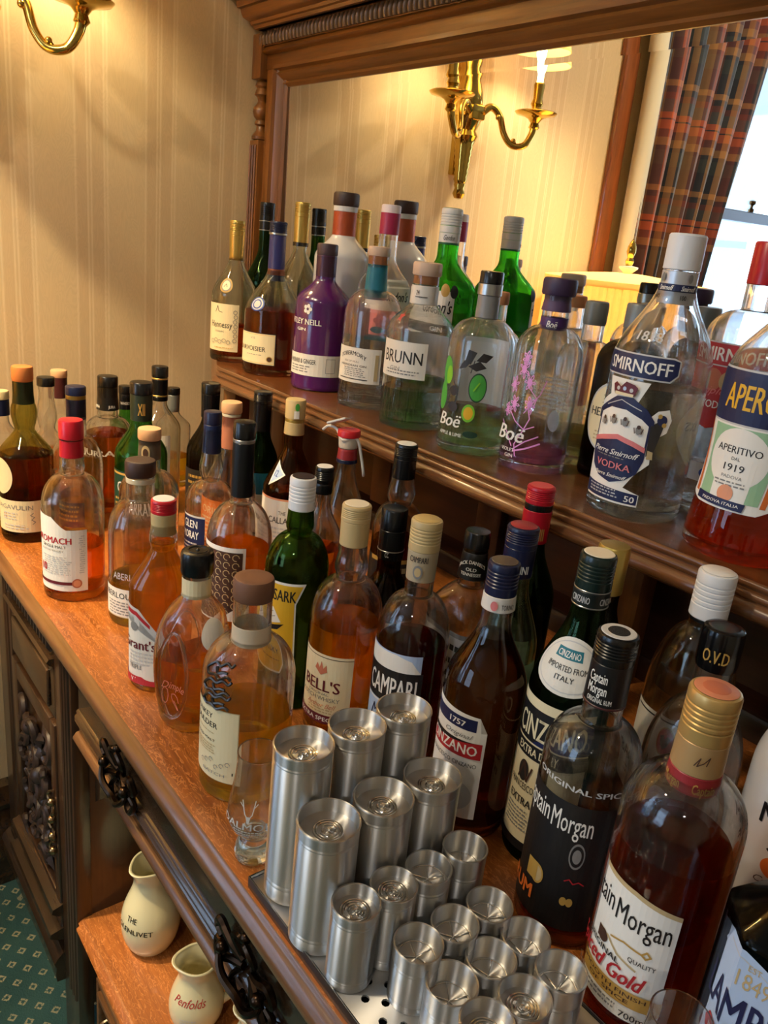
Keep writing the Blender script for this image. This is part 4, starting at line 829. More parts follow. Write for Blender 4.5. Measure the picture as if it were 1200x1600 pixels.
B('liqueur_bottle', 'dark brown liqueur bottle with a long black capsule behind the cream-labelled whisky', (-.770, .655, C_), .254, .040, 'soft', .0165, .46, .66, ('stop', .0180, .030, BLK), 'dark', (.5, 'brown'), [(.030, .072, .0180, .0182, P_('satin_black_capsule', (13, 14, 15), .25), 'sleeve'), (.058, .0595, .0186, .0186, SILV, 'silver_ring')], [('neck_label', .735, .775, 0, 40, None, [('t', 'CC', -14, .1, 16, .7, 'lgrey', .01)], {'rad': .0186}), ('label', .1, .40, 40, None, 'paper', [])])
B('aperitif_bottle', 'clear bottle of dark red bitters with a tan cap and black white-lettered band', (-.615, .572, C_), .302, .0427, 'round', .0165, .52, .70, ('screw', .0180, .036, TANC, P_('gold_cap_disc', (196, 168, 106), .4)), 'clear', (.50, 'campari'), [(.036, .072, .0176, .0168, P_('beige_neck_sleeve', (176, 160, 130), .5), 'sleeve')],
  [('neck_label', .77, .875, 0, 60, None, [('t', 'CAMPARI', -14, .70, 70, .22, 'dark', .02), ('o', -12, .34, 18, .26, 'grey'), ('o', -12, .34, 12, .17, 'tan')], {'rad': .0178}), ('label', .16, .50, 20, None, 'lblue', [('p', [(-100, .985), (-20, .985), (4, .93), (20, .78), (20, .74), (-100, .80)], 'white'), ('r', -100, 24, .36, .78, 'black'), ('t', 'CAMPARI', -28, .44, 88, .25, 'white', .018), ('r', -100, 24, .335, .352, 'white'), ('t', 'Milano', -30, .12, 60, .16, 'navy', 0, .4)])])
B('whiskey_bottle', 'square-shouldered clear bottle with a black cap and white-lettered black neck band', (-.623, .665, C_), .272, .037, 'round', .0150, .62, .74, ('stop', .0158, .022, BLK), 'clear', (.18, 'amber'), [(.026, .060, .0155, .0185, P_('black_neck_band', (20, 18, 18), .35), 'sleeve')],
  [('neck_label', .78, .895, 0, 70, None, [('t', "JACK DANIEL'S", -6, .66, 110, .2, 'white', .02, 0, .25), ('t', 'OLD', -6, .40, 40, .14, 'white', .01), ('t', 'TENNESSEE', -6, .20, 80, .13, 'white', .01)], {'rad': .0182}), ('label', .12, .56, 40, None, 'grey', [('r', -80, 36, .05, .95, 'lgrey'), ('l', -60, 30, .8, 5, .15, 'dark')])], sh=sh_square(6., 1.02))
B('vermouth_bottle', 'tall bottle of brown vermouth with a navy cap and a white label with red band', (-.484, .561, C_), .304, .0425, 'soft', .0155, .55, .80, ('screw', .0162, .034, NAVY, P_('black_gold_disc', (60, 50, 40), .4)), 'clear', (.74, 'vermouth'), [(.034, .050, .0166, .0172, P_('white_neck_band', (216, 210, 200), .5), 'neck_band')],
  [('neck_label', .835, .885, 0, 70, None, [('o', -12, .5, 12, .34, 'rose'), ('t', 'TORINO', 34, .3, 44, .36, 'dark', .01)], {'rad': .0173}), ('label', .09, .435, 14, None, ('white', [(-130, 0), (14, 0), (14, 1), (2, 1), (2, 1.16), (-130, 1.22)]), [('r', -130, -1, 1.0, 1.13, 'navy'), ('t', '1757', -30, 1.03, 26, .06, 'white', .02), ('t', 'Original', -26, .91, 44, .05, 'grey', 0, .4), ('p', [(-130, .70), (10, .70), (10, .88), (-130, .88)], 'black'), ('p', [(-130, .70), (10, .70), (10, .88), (2, .88), (-130, .76)], 'red'), ('t', 'CINZANO', -38, .735, 84, .11, 'white', .02), ('t', 'FRANCESCO CINZANO', -34, .60, 80, .045, 'dark'), ('o', -36, .52, 7, .035, 'gold'), ('o', -28, .51, 7, .035, 'gold'), ('o', -20, .50, 6, .03, 'rose'), ('o', -24, .26, 30, .18, 'lgrey')])])
B('vermouth_bottle', 'pale green glass bottle with a navy white-lettered capsule behind the red-banded label', (-.538, .645, C_), .311, .037, 'soft', .0158, .52, .80, ('screw', .0180, .024, NAVY, P_('red_navy_disc', (150, 40, 46), .4)), 'pale', (.36, 'pale'), [(.024, .058, .0178, .0176, NAVY, 'sleeve')],
  [('neck_label', .825, .875, 0, 70, None, [('t', 'MARTINI', -8, .2, 100, .6, 'white', .02)], {'rad': .0179}), ('label', .18, .50, 20, 60, 'mint', [])])
B('wine_bottle', 'dark green wine bottle with a bright red screw capsule just below the shelf edge', (-.604, .745, C_), .326, .0385, 'soft', .0155, .54, .78, ('screw', .0176, .022, REDC, P_('red_cap_disc', (206, 60, 60), .4)), 'dgreen', (.5, 'brown'), [(.022, .030, .0172, .0172, BLK, 'dark_ring'), (.030, .072, .0178, .0172, REDC, 'sleeve')], [('neck_label', .79, .85, 0, 50, None, [('t', 'III', 30, .1, 20, .8, 'gold', .02)], {'rad': .0180}), ('label', .12, .4, 40, None, 'paper', [])])
B('vermouth_bottle', 'green glass bottle with a torn green screw cap and white oval neck label', (-.406, .600, C_), .336, .0422, 'soft', .0160, .56, .84, ('screw', .0172, .034, DKGRN, P_('torn_cream_disc', (226, 214, 190), .6)), 'dgreen', (.6, 'grn'), [(.034, .0355, .0176, .0176, SILV, 'silver_ring'), (.0355, .050, .0174, .0174, P_('black_green_band', (22, 30, 28), .35), 'neck_band'), (.050, .0515, .0176, .0176, SILV, 'silver_ring')],
  [('cap_label', .855, .895, 0, 80, None, [('t', 'CINZANO', -30, .2, 60, .5, 'lgrey', .02), ('t', 'CINZANO', 60, .2, 60, .5, 'lgrey', .02)], {'rad': .0177}), ('neck_label', .60, .76, -14, 62, ('oval', 'paper'), [('o', -14, .5, 56, .44, 'lgrey'), ('o', -14, .5, 54, .42, 'paper'), ('r', -44, 10, .62, .80, 'teal'), ('t', 'CINZANO', -17, .65, 46, .11, 'white', .02), ('t', 'IMPORTED FROM', -14, .42, 70, .10, 'dark', .01), ('t', 'ITALY', -14, .26, 30, .09, 'dark', .01)]),
   ('label', .05, .56, 40, None, ('cream', [(-110, 0), (40, 0), (40, 1), (-110, 1)]), [('r', -110, 40, .72, .94, 'black'), ('p', [(-110, .72), (40, .72), (40, .94), (-40, .72)], 'navy'), ('t', 'CINZANO', -20, .75, 104, .14, 'cream', .02), ('r', -110, 40, .62, .71, 'black'), ('t', 'EXTRA DRY', -32, .64, 60, .05, 'cream', .02), ('o', -44, .52, 9, .07, 'dark'), ('s', [(-52, .46), (-44, .58), (-36, .46), (-30, .56)], .002, 'brown'), ('t', 'FRANCESCO', -44, .40, 44, .045, 'dark', .01), ('t', 'EXTRA', -42, .30, 40, .05, 'dark', .02), ('l', -66, -20, .26, 6, .025, 'grey'), ('r', -110, 40, 0, .06, 'black')])])
B('spirit_bottle', 'dark bottle with a plain gold foil cap hiding behind the torn green cap', (-.463, .710, C_), .306, .036, 'soft', .0155, .55, .78, ('stop', .0172, .055, GOLDC), 'smoke', None)
B('rum_bottle', 'clear shouldered bottle with a ringed black cap and black white-lettered label', (-.334, .544, C_), .301, .0425, 'round', .0172, .60, .72, ('screw', .0178, .026, BLK, (P_('white_ring_disc', (200, 198, 196), .4), BLK)), 'clear', (.22, 'rum'), [(.026, .064, .0176, .0184, P_('black_lettered_neck', (18, 16, 18), .35), 'sleeve'), (.064, .066, .0187, .0187, MAROON, 'red_ring')],
  [('neck_label', .79, .91, 0, 80, None, [('t', 'Captain', -26, .60, 50, .26, 'white', .018), ('t', 'Morgan', -24, .30, 52, .26, 'white', .018), ('t', 'ORIGINAL RUM', -14, .08, 66, .13, 'white', .01)], {'rad': .0186}), ('label', .07, .525, 50, None, ('black', [(-120, 0), (50, 0), (50, .97), (-120, .97)]), [('t', 'Captain', -62, .77, 56, .15, 'white', .006), ('t', 'Morgan', -5, .755, 50, .15, 'white', .006), ('o', 8, .60, 9, .10, 'grey'), ('o', 8, .60, 7.5, .083, 'black'), ('o', 8, .60, 5, .055, 'grey'), ('o', -34, .34, 9, .075, 'gold'), ('o', -34, .34, 7, .058, 'tan'), ('r', -50, -34, .28, .42, 'gold'), ('t', 'RUM', -58, .12, 44, .11, 'orange', .03), ('s', [(0, .40), (5, .42), (10, .39), (16, .41), (22, .39)], .0012, 'red'), ('o', 3, .24, 4, .034, 'gold'), ('o', 10, .24, 4, .034, 'gold')]), ('embossed_ring', .545, .575, 0, 80, None, [('t', 'ORIGINAL SPICED', 0, .2, 130, .6, 'lgrey', .02)])], top=.012)
B('rum_bottle', 'clear rum bottle with a white screw cap and white label bearing a red medallion', (-.362, .745, C_), .309, .0450, 'round', .0172, .52, .80, ('screw', .0192, .050, WHITEC, P_('white_cap_disc', (240, 236, 230), .4)), 'tint', (.2, 'water'), [(.050, .054, .0185, .0185, BLK, 'dark_ring')],
  [('label', .10, .50, 30, None, 'paper', [('r', -90, 30, .955, .97, 'dark'), ('o', -16, .78, 15, .14, 'gold'), ('o', -16, .78, 13.5, .125, 'red'), ('p', [(-25, .82), (-19, .84), (-16, .80), (-13, .84), (-7, .82), (-11, .74), (-16, .70), (-21, .74)], 'black'), ('t', 'BACARDI', -20, .44, 88, .13, 'black', .02), ('l', -50, 10, .36, 2, .05, 'grey'), ('r', -90, 30, 0, .2, 'black')])], top=.03)
B('rum_bottle', 'clear rum bottle with a glossy black raised-letter cap behind the tan screw cap', (-.302, .660, C_), .294, .0450, 'round', .0165, .50, .74, ('cork', .0188, .040, P_('glossy_black_cap', (12, 12, 14), .18)), 'clear', (.15, 'rum'), [], [('cap_label', .885, .955, 4, 60, None, [('t', 'O.V.D', -4, .2, 70, .6, 'gold', .02)], {'rad': .0190}), ('label', .25, .45, -30, 30, ('oval', 'lgrey'), [('o', -30, .5, 25, .40, 'paper')])])
B('rum_bottle', 'large clear bottle of red-gold rum with a tan ringed cap and white label', (-.236, .528, C_), .305, .0470, 'round', .0185, .62, .76, ('screw', .0192, .040, TANW, (P_('orange_cap_disc', (204, 128, 92), .5), P_('deep_orange_disc', (190, 104, 70), .5))), 'clear', (.56, 'rum'), [(.040, .066, .0190, .0196, P_('tan_neck_sleeve', (186, 150, 100), .4, .3), 'sleeve'), (.066, .083, .0197, .0200, P_('red_neck_band', (186, 44, 44), .4), 'neck_band')],
  [('neck_label', .728, .783, 0, 90, None, [('t', 'Morgan', -44, .2, 44, .55, 'gold', .02), ('t', 'Captain', 28, .2, 48, .55, 'gold', .02)], {'rad': .0202}), ('neck_label', .80, .86, 10, 30, None, [('s', [(-4, .3), (6, .7), (2, .3), (14, .5), (24, .8), (20, .4)], .0008, 'brown')], {'rad': .0197}), ('label', .075, .475, 24, None, ('white', [(-120, 0), (24, 0), (24, .9), (-20, .955), (-120, .96)]), [('p', [(-120, .955), (-20, .95), (24, .895), (24, .93), (-20, .985), (-120, .99)], 'tan'), ('t', 'Captain', -67, .72, 56, .16, 'black', .006), ('t', 'Morgan', -8, .70, 54, .16, 'black', .006), ('o', -44, .49, 7, .05, 'brown'), ('r', -51, -42, .45, .54, 'brown'), ('s', [(-34, .55), (-20, .58), (-2, .565), (2, .60), (6, .57), (2, .545), (-2, .565)], .0016, 'gold'), ('s', [(-38, .53), (-24, .46), (-4, .42)], .0016, 'tan'), ('t', 'QUALITY', 0, .47, 26, .035, 'dark', .01), ('t', 'ORIGINAL', -44, .395, 48, .045, 'dark', .02), ('t', 'Spiced Gold', -38, .27, 92, .12, 'red', .03, .35), ('r', -120, 24, .125, .245, 'gold'), ('t', 'SMOOTH FINISH', -26, .195, 76, .032, 'brown', .01), ('t', 'OF SPICE', -26, .15, 46, .03, 'brown', .01), ('l', -80, -6, .09, 2, .035, 'grey'), ('t', '700ml', 4, .03, 26, .05, 'dark', .01)])])
T_ = B('whisky_bottle', 'stout clear whisky bottle with a walnut stopper and a metal badge on its shoulder', (-.661, .382, C_), .248, .0500, 'round', .0205, .54, .72, ('cork', .0215, .024, WOODC), 'clear', (.37, 'gold'), [(.052, .075, .0208, .0208, P_('parchment_neck_band', (206, 186, 156), .5), 'neck_band')],
  [('label', .105, .46, -8, None, 'tan', [('r', -100, -9, .01, .99, 'cream'), ('t', 'MONKEY', -66, .84, 44, .07, 'dark', .01), ('t', 'SHOULDER', -66, .72, 60, .075, 'dark', .01), ('l', -84, -40, .64, 1, .03, 'tan'), ('t', 'BLENDED MALT', -64, .53, 50, .035, 'dark'), ('l', -84, -38, .47, 4, .035, 'tan')] + [('s', [(-60+8*i+3*math.cos(a), .20+.04*(i % 3)+.03*math.sin(a)) for a in range(6)], .0007, 'grey') for i in range(6)] + [('t', 'BATCH', -40, .09, 34, .04, 'grey'), ('r', -14, -12.5, .14, .18, 'dark')])])
bm = bmesh.new()
for k in range(3):
    z = .158-.017*k; ph = math.atan2(-.382, .661)
    for s, pts in ((0, [(-58, 0), (-50, .006), (-40, .004), (-32, .009), (-24, .006), (-20, .010)]), (1, [(-58, 0), (-62, -.006), (-56, -.011), (-46, -.008), (-38, -.012), (-28, -.006), (-22, -.009)]), (2, [(-46, .002), (-42, -.005), (-34, -.002), (-28, -.002)])):
        P = []
        for a, dz_ in pts:
            zz = z+dz_*.8; r = rad_at(profile('round', .05, .0205, .54*.248, .72*.248, .235), zz)+.0012; t = ph+math.radians(a); P.append((r*math.cos(t), r*math.sin(t), zz))
        tube(bm, spline(P, 4), .0016, 6)
mesh_obj('metal_badge', bm, P_('pewter', (74, 70, 68), .32, .9), T_)
# dimpled flask
T_ = thing('whisky_flask', 'flat-sided dimpled flask of amber whisky with a black embossed cap beside the stout bottle', 'bottle', (-.799, .384, C_+.0006), 0., 'bottles on the worktop')
H = .225; bp = [(0, .004), (.032, .003), (.037, 0), (.041, .006), (.046, .03), (.050, .06), (.050, .09), (.046, .12), (.036, .145), (.024, .160), (.0175, .168), (.0165, .18), (.0165, .205), (.013, .207)]
bp = bp[:4]+chaikin(bp[4:], 2); fa = math.radians(-65)
def dimp(t, z):
    w = max(0., 1-((z-.075)/.07)**2); k = 0.
    for j in range(3):
        d = (t-fa-j*2*PI/3+PI) % (2*PI)-PI; k = max(k, math.exp(-(d/.52)**2))
    return 1-.30*k*w**.8
inn = [(r-.003, z) for r, z in bp if z > .0125]
bm = bmesh.new(); lathe(bm, bp+inn[::-1]+[(.030, .012), (0, .014)], 64, dimp); mesh_obj('glass_body', bm, G['clear'], T_, True, None, 60)
lp = [(0, .0135), (.030, .0115)]+[(r+.0004, z) for r, z in inn if z < .088]+[(rad_at(bp, .088)-.0026, .088), (0, .088)]
bm = bmesh.new(); lathe(bm, lp, 64, dimp); mesh_obj('liquid', bm, Q['amber'], T_, True, None, 60)
for j in range(3):
    P = []; a0 = fa+j*2*PI/3
    for i in range(33):
        q = 2*PI*i/32; t = a0+.50*math.cos(q); z = .074+.056*math.sin(q); r = rad_at(bp, z)*dimp(t, z)+.0008; P.append((r*math.cos(t), r*math.sin(t), z))
    bm = bmesh.new(); tube(bm, P, .0022, 7, False); mesh_obj('dimple_rim', bm, G['clear'], T_)
wrap('embossed_lettering', T_, bp, dimp, fa, math.radians(30), .02, .115, None, [('s', [(-.6+.2*math.cos(a*.8), .25+.12*math.sin(a*.8)) for a in range(9)], .0010, 'copper'), ('s', [(.1+.3*math.cos(a*.9), .2+.1*math.sin(a*.7)) for a in range(10)], .0010, 'copper'), ('t', 'Dimple', 0, .36, .8, .1, 'copper', 0, .4)])
wrap('neck_band', T_, [(.0168, 0)]*7+[(.0168, .3)], None, 0, PI*.98, .168, .192, 'cream', [])
wrap('label', T_, bp, dimp, math.radians(8), math.radians(24), .112, .150, ('oval', 'paper'), [])
bm = bmesh.new(); cap_mesh(bm, 'cork', .0195, .196, H); ball(bm, (.0, 0, H-.001), .003); tube(bm, [(.011*math.cos(i*PI/8), .011*math.sin(i*PI/8), H+.0002) for i in range(17)], .0010, 6, False); mesh_obj('cap', bm, BLK, T_)
# coconut rum and dark rum at the picture edge
WB = P_('white_painted_glass', (214, 208, 200), .25, 0, .4)
T_ = B('rum_bottle', 'opaque white bottle with black lettering and a palm tree over a red sun', (-.210, .685, C_), .315, .0450, 'round', .0170, .58, .76, ('screw', .0180, .030, WHITEC), 'clear', None, [], [('printed_front', .28, .60, 6, 60, None, [('t', 'MALIBU', 14, .60, 92, .20, 'black', .02), ('o', 0, .24, 17, .11, 'orange')] + [('s', [(0, .45), (a, .45+b), (a*1.5, .40+b)], .0026, 'black') for a, b in ((-9, .06), (-6, .10), (6, .10), (9, .06), (0, .10), (-9, .0), (9, 0))] + [('s', [(2, .20), (3, .32), (0, .45)], .0022, 'black'), ('t', 'Caribbean', 6, .06, 50, .07, 'brown', 0, .4)])])
paint(T_, WB)
B('rum_bottle', 'dark rum bottle with angular shoulders and a big pale blue label at the bottom corner', (-.130, .505, C_), .29, .0480, 'flat', .0165, .64, .80, ('screw', .0175, .03, BLK), 'smoke', (.60, 'black'), [],
  [('label', .08, .625, 40, None, ('lblue', [(-100, 0), (40, 0), (40, .86), (-30, 1.), (-52, 1.), (-62, .9), (-100, .9)]), [('s', [(-52, .96), (-30, .96), (38, .82)], .0008, 'lgrey'), ('t', '1849', -18, .82, 26, .085, 'tan', .0), ('t', 'EST', -20, .92, 10, .03, 'tan'), ('t', "LAMB'S", -26, .59, 84, .19, 'navy', .016), ('p', [(-50, .47), (10, .47), (14, .51), (10, .55), (-50, .55), (-54, .51)], 'red'), ('t', 'IMPORTED', -20, .49, 48, .04, 'white', .01), ('s', [(-60, .30), (-20, .10)], .003, 'red'), ('s', [(-60, .10), (-20, .30)], .003, 'navy'), ('t', 'NAVY RUM', 0, .08, 70, .12, 'navy', .02)])], sh=sh_poly(6, .2, .9))
# ================================================================ bottles on the raised shelf
U_ = ZS
def leafy(u, v, s, c): return [('s', [(u+s*6*math.cos(a), v+s*.05*math.sin(a)) for a in [k*.9 for k in range(8)]], .0010, c)]
T_ = B('cognac_bottle', 'gold-capped cognac bottle with a cream vine-bordered label, furthest along the shelf', (-1.635, .857, U_), .298, .050, 'soft', .0145, .46, .76, ('screw', .0168, .030, GOLDC), 'tint', (.26, 'cognac'), [(.030, .082, .0166, .0150, GOLDC, 'sleeve')],
  [('label', .08, .42, 12, None, 'cream', [('s', [(-50, .82), (-44, .95), (-40, .84), (-30, .82)], .0012, 'dark'), ('t', 'Hennessy', -34, .50, 62, .13, 'dark', .005, .1), ('t', 'COGNAC', -36, .40, 26, .04, 'grey')] + [q for k in range(7) for q in leafy(3+1.5*(k % 2), .84-.10*k, .8, 'grey')] + [q for k in range(5) for q in leafy(-12-11*k, .20+.03*(k % 2), .8, 'grey')] + [('l', -50, 6, .07, 1, .03, 'gold')]), ('medallion', .50, .60, -26, 19, ('oval', 'gold'), [('o', -26, .5, 15, .40, 'grey'), ('o', -26, .5, 12, .33, 'cream'), ('s', [(-32, .4), (-26, .6), (-22, .4)], .001, 'dark')])])
B('wine_bottle', 'dark green bottle with a ribbed black capsule in the back row by the mirror post', (-1.726, .980, U_), .345, .045, 'soft', .0165, .46, .72, ('screw', .0178, .040, BLK), 'dgreen', None, [(.040, .042, .0180, .0180, SILV, 'silver_ring'), (.042, .060, .0176, .0174, BLK, 'sleeve'), (.060, .062, .0178, .0178, SILV, 'silver_ring')])
B('cognac_bottle', 'dark cognac bottle with a navy capsule and yellow label, second from the shelf end', (-1.479, .867, U_), .304, .060, 'soft', .0158, .40, .72, ('screw', .0180, .022, NAVY), 'tint', (.43, 'cognac'), [(.022, .026, .0182, .0182, SILV, 'silver_ring'), (.026, .092, .0168, .0172, P_('royal_blue_capsule', (44, 46, 104), .4), 'sleeve'), (.092, .104, .0172, .0174, P_('amber_band', (120, 60, 30), .4), 'band'), (.104, .116, .0176, .0178, NAVY, 'lower_band')],
  [('label', .075, .285, 7, None, 'dark', [('r', -110, 5.5, .02, .98, 'cream'), ('r', -110, 4.5, .05, .95, 'yellow'), ('r', -110, 4.2, .06, .94, 'cream'), ('t', 'V.S.', -40, .80, 12, .06, 'grey'), ('t', 'COURVOISIER', -52, .42, 80, .15, 'dark', .005), ('l', -56, -14, .3, 1, .04, 'grey'), ('o', -4, .2, 6, .09, 'gold'), ('o', -4, .2, 4.4, .07, 'brown')]), ('medallion', .425, .515, -38, 17, ('oval', 'blue'), [('o', -38, .5, 14, .42, 'lgrey'), ('o', -38, .5, 11, .34, 'blue'), ('o', -38, .5, 8, .25, 'lgrey')])])
B('cognac_bottle', 'clear long-necked bottle with a gold capsule banded in black, back row', (-1.557, .970, U_), .349, .052, 'soft', .0150, .48, .74, ('screw', .0172, .030, GOLDC), 'tint', (.38, 'brown'), [(.030, .082, .0170, .0160, GOLDC, 'sleeve'), (.082, .090, .0168, .0168, BLK, 'black_band')])
T_ = B('gin_bottle', 'purple gin bottle with a dark speckled neck and white lettering', (-1.320, .883, U_), .273, .0535, 'high', .0190, .60, .76, ('cork', .0200, .022, P_('dark_speckled_stopper', (70, 52, 58), .5)), 'clear', None, [(.022, .060, .0196, .0192, P_('dark_plum_sleeve', (66, 38, 58), .4, .3, 0, .4), 'sleeve')],
  [('printed_name', .40, .62, 0, None, None, [('t', 'WHITLEY NEILL', -52, .26, 102, .17, 'white', .018), ('t', 'GIN', -46, .06, 24, .09, 'white', .02)] + flower(-32, .74, 6, .10, 'white', 5)), ('label', .105, .255, 60, None, 'paper', [('t', 'RHUBARB & GINGER', -42, .55, 70, .22, 'dark', .01), ('l', -74, -16, .40, 3, .12, 'grey'), ('s', [(14, .2), (14, .85), (34, .85), (34, .2), (14, .2)], .0008, 'grey')])])
PURG = P_('purple_lacquered_glass', (74, 12, 84), .2, 0, .6, .25)
paint(T_, PURG)
ORNG = P_('orange_mosaic_collar', (168, 78, 44), .4, .4, 0, 1.)
T_ = B('gin_bottle', 'opaque white gin bottle with an orange mosaic neck collar, back row', (-1.402, .974, U_), .372, .0560, 'high', .0235, .66, .78, ('cork', .0262, .026, BRN), 'clear', None, [(.026, .036, .0245, .0245, P_('white_neck_ring', (214, 212, 208), .35), 'neck_ring'), (.036, .082, .0238, .0238, ORNG, 'collar')]); paint(T_, P_('white_lacquered_glass', (210, 208, 206), .25, 0, .5))
B('gin_bottle', 'clear gin bottle with a pale cork, teal wax sleeve and low white label', (-1.160, .884, U_), .279, .0520, 'round', .0180, .57, .74, ('cork', .0196, .016, P_('pale_wood_stopper', (200, 172, 150), .6), None), 'clear', (.13, 'water'), [(.016, .030, .0176, .0176, CORK, 'cork_plug'), (.030, .090, .0178, .0206, TEAL2, 'sleeve')],
  [('label', .165, .385, 24, None, 'paper', [('t', 'TOBERMORY', -36, .78, 62, .12, 'dark', .02, 0, .14), ('t', 'ISLE OF MULL', -36, .58, 34, .05, 'grey'), ('t', 'HEBRIDEAN GIN', -34, .46, 60, .06, 'dark'), ('l', -54, -2, .40, 5, .055, 'grey'), ('r', -66, 0, .095, .12, 'dark'), ('r', 12, 19, .1, .85, 'tan')]), ('back_print', .40, .62, 150, 50, None, flower(130, .75, 9, .12, 'rose') + flower(165, .6, 9, .12, 'rose') + flower(140, .3, 10, .13, 'purple') + [('r', 105, 195, .0, .16, 'teal'), ('o', 170, .32, 14, .10, 'teal')])])
PKC = P_('magenta_capsule', (160, 30, 72), .4)
B('gin_bottle', 'clear gin bottle with a magenta capsule and pink lower label, back row', (-1.242, .965, U_), .353, .045, 'soft', .0180, .58, .74, ('stop', .0182, .020, P_('white_pink_cap', (222, 206, 206), .4)), 'clear', None, [(.014, .052, .0185, .0185, PKC, 'sleeve')],
  [('label', .34, .63, 40, 70, 'rose', [('r', -60, 110, .45, 1., 'paper'), ('t', "Gordon's", 30, .62, 70, .18, 'black', .02, .35)])], sh=sh_rect(1.05, .86, 4.))
B('gin_bottle', 'clear gin bottle with a pale wood stopper, white neck band and black-lettered label', (-1.011, .871, U_), .264, .0545, 'high', .0215, .60, .76, ('cork', .0236, .021, P_('pale_wood_stopper', (200, 172, 150), .6)), 'clear', (.24, 'water'), [(.021, .034, .0200, .0200, CORK, 'cork_plug'), (.036, .066, .0222, .0222, P_('white_neck_band', (216, 210, 200), .5), 'neck_band')],
  [('neck_label', .77, .85, -6, 40, None, [('t', '24', -30, .5, 14, .34, 'dark', .02), ('l', -40, 20, .3, 1, .2, 'dark')], {'rad': .0224}), ('label', .315, .535, 16, None, 'paper', [('t', 'BRUNN', -30, .40, 78, .34, 'dark', .01), ('t', 'GIN', -40, .2, 20, .1, 'grey'), ('l', -60, 8, .18, 2, .08, 'grey')]), ('back_label', .30, .56, 158, 52, 'lgrey', []), ('red_star', .63, .72, -48, 14, None, [('p', [(-48+9*math.sin(i*PI/5)*(1 if i % 2 == 0 else .42), .5+.42*math.cos(i*PI/5)*(1 if i % 2 == 0 else .42)) for i in range(10)], 'red')])])
GW = P_('white_ribbed_cap', (212, 210, 204), .4)
B('gin_bottle', 'green glass gin bottle with a white ribbed cap and a white scripted label, back row', (-1.084, .975, U_), .353, .050, 'soft', .0180, .62, .78, ('screw', .0186, .040, GW, P_('green_cap_disc', (30, 110, 60), .4)), 'bright', (.42, 'grn'), [(.040, .056, .0184, .0182, GW, 'sleeve'), (.056, .059, .0184, .0184, P_('green_ring', (24, 84, 50), .4), 'green_ring')],
  [('neck_label', .845, .885, 0, 70, None, [('t', 'Gordon', 0, .2, 60, .6, 'dark', .01, .4)], {'rad': .0187}), ('label', .40, .62, 22, None, 'paper', [('o', 4, 1.02, 7.5, .14, 'gold'), ('o', 20, 1.0, 7.5, .14, 'black'), ('t', "Gordon's", -14, .52, 66, .28, 'black', .02, .35), ('r', -120, 24, .04, .26, 'black'), ('t', 'GIN', -4, .10, 26, .10, 'white', .02)])], sh=sh_rect(1.08, .84, 4.))
B('gin_bottle', 'clear gin bottle with a black cap and silver sleeve, printed with green limes', (-.852, .858, U_), .264, .0505, 'round', .0158, .60, .75, ('stop', .0172, .018, BLK), 'clear', (.17, 'lime'), [(.018, .034, .0180, .0180, SILV, 'silver_ring'), (.034, .066, .0164, .0170, P_('grey_wax_sleeve', (130, 128, 124), .4), 'sleeve')],
  [('back_label', .24, .62, 168, 46, 'white', [('r', 122, 214, .94, 1., 'rose'), ('r', 122, 130, 0, 1., 'rose')]), ('printed_limes', .06, .62, -20, 66, None, [('o', 2, .58, 15, .145, 'dgreen'), ('o', 2, .58, 13.5, .13, 'green'), ('o', -62, .70, 14, .14, 'green'), ('o', -54, .66, 8, .09, 'lime'), ('o', -66, .44, 12, .14, 'green'), ('o', -8, .32, 11, .09, 'lime'), ('o', -8, .32, 8, .065, 'yellow'), ('p', [(-34, .74), (-22, .76), (-12, .84), (-26, .83)], 'dark'), ('p', [(-18, .78), (-4, .74), (12, .78), (0, .84)], 'dark'), ('p', [(-24, .82), (-14, .80), (-6, .92), (-20, .94)], 'dark'), ('p', [(-6, .84), (10, .83), (20, .90), (4, .92)], 'dark'), ('s', [(-12, .72), (-8, .84)], .0012, 'dark'), ('s', [(-4, .55), (4, .63)], .0022, 'lime'), ('s', [(-40, .62), (-30, .50), (-34, .36), (-28, .22)], .0018, 'dark'), ('o', -38, .52, 8, .05, 'dark'), ('o', -36, .36, 9, .05, 'dark'), ('o', 0, .11, 12, .035, 'dgreen'), ('t', 'Boë', -40, .16, 44, .13, 'white', .02, .25), ('t', 'APPLE & LIME', -36, .07, 44, .035, 'white', .01)])])
B('gin_bottle', 'clear bottle with a natural cork and a red side label, behind the lime-printed gin', (-.925, .955, U_), .232, .046, 'round', .0150, .62, .76, ('cork', .0160, .020, CORK), 'clear', (.2, 'water'), [], [('label', .2, .62, 34, 26, 'red', [])])
PF = []
for (u, v, s) in ((-36, .80, 1.1), (-22, .70, 1.), (-50, .66, 1.), (-16, .52, .9), (-42, .50, 1.), (-54, .44, .8), (-30, .90, .8)):
    for k in range(6):
        a = k*PI/3+u; c, d = math.cos(a), math.sin(a); PF.append(('s', [(u, v), (u+7*s*c-2*d, v+.055*s*d+.01*c), (u+9.5*s*c, v+.075*s*d), (u+7*s*c+2*d, v+.055*s*d-.01*c), (u, v)], .0012, 'pink'))
    PF.append(('o', u, v, 4.2*s, .032*s, 'pink'))
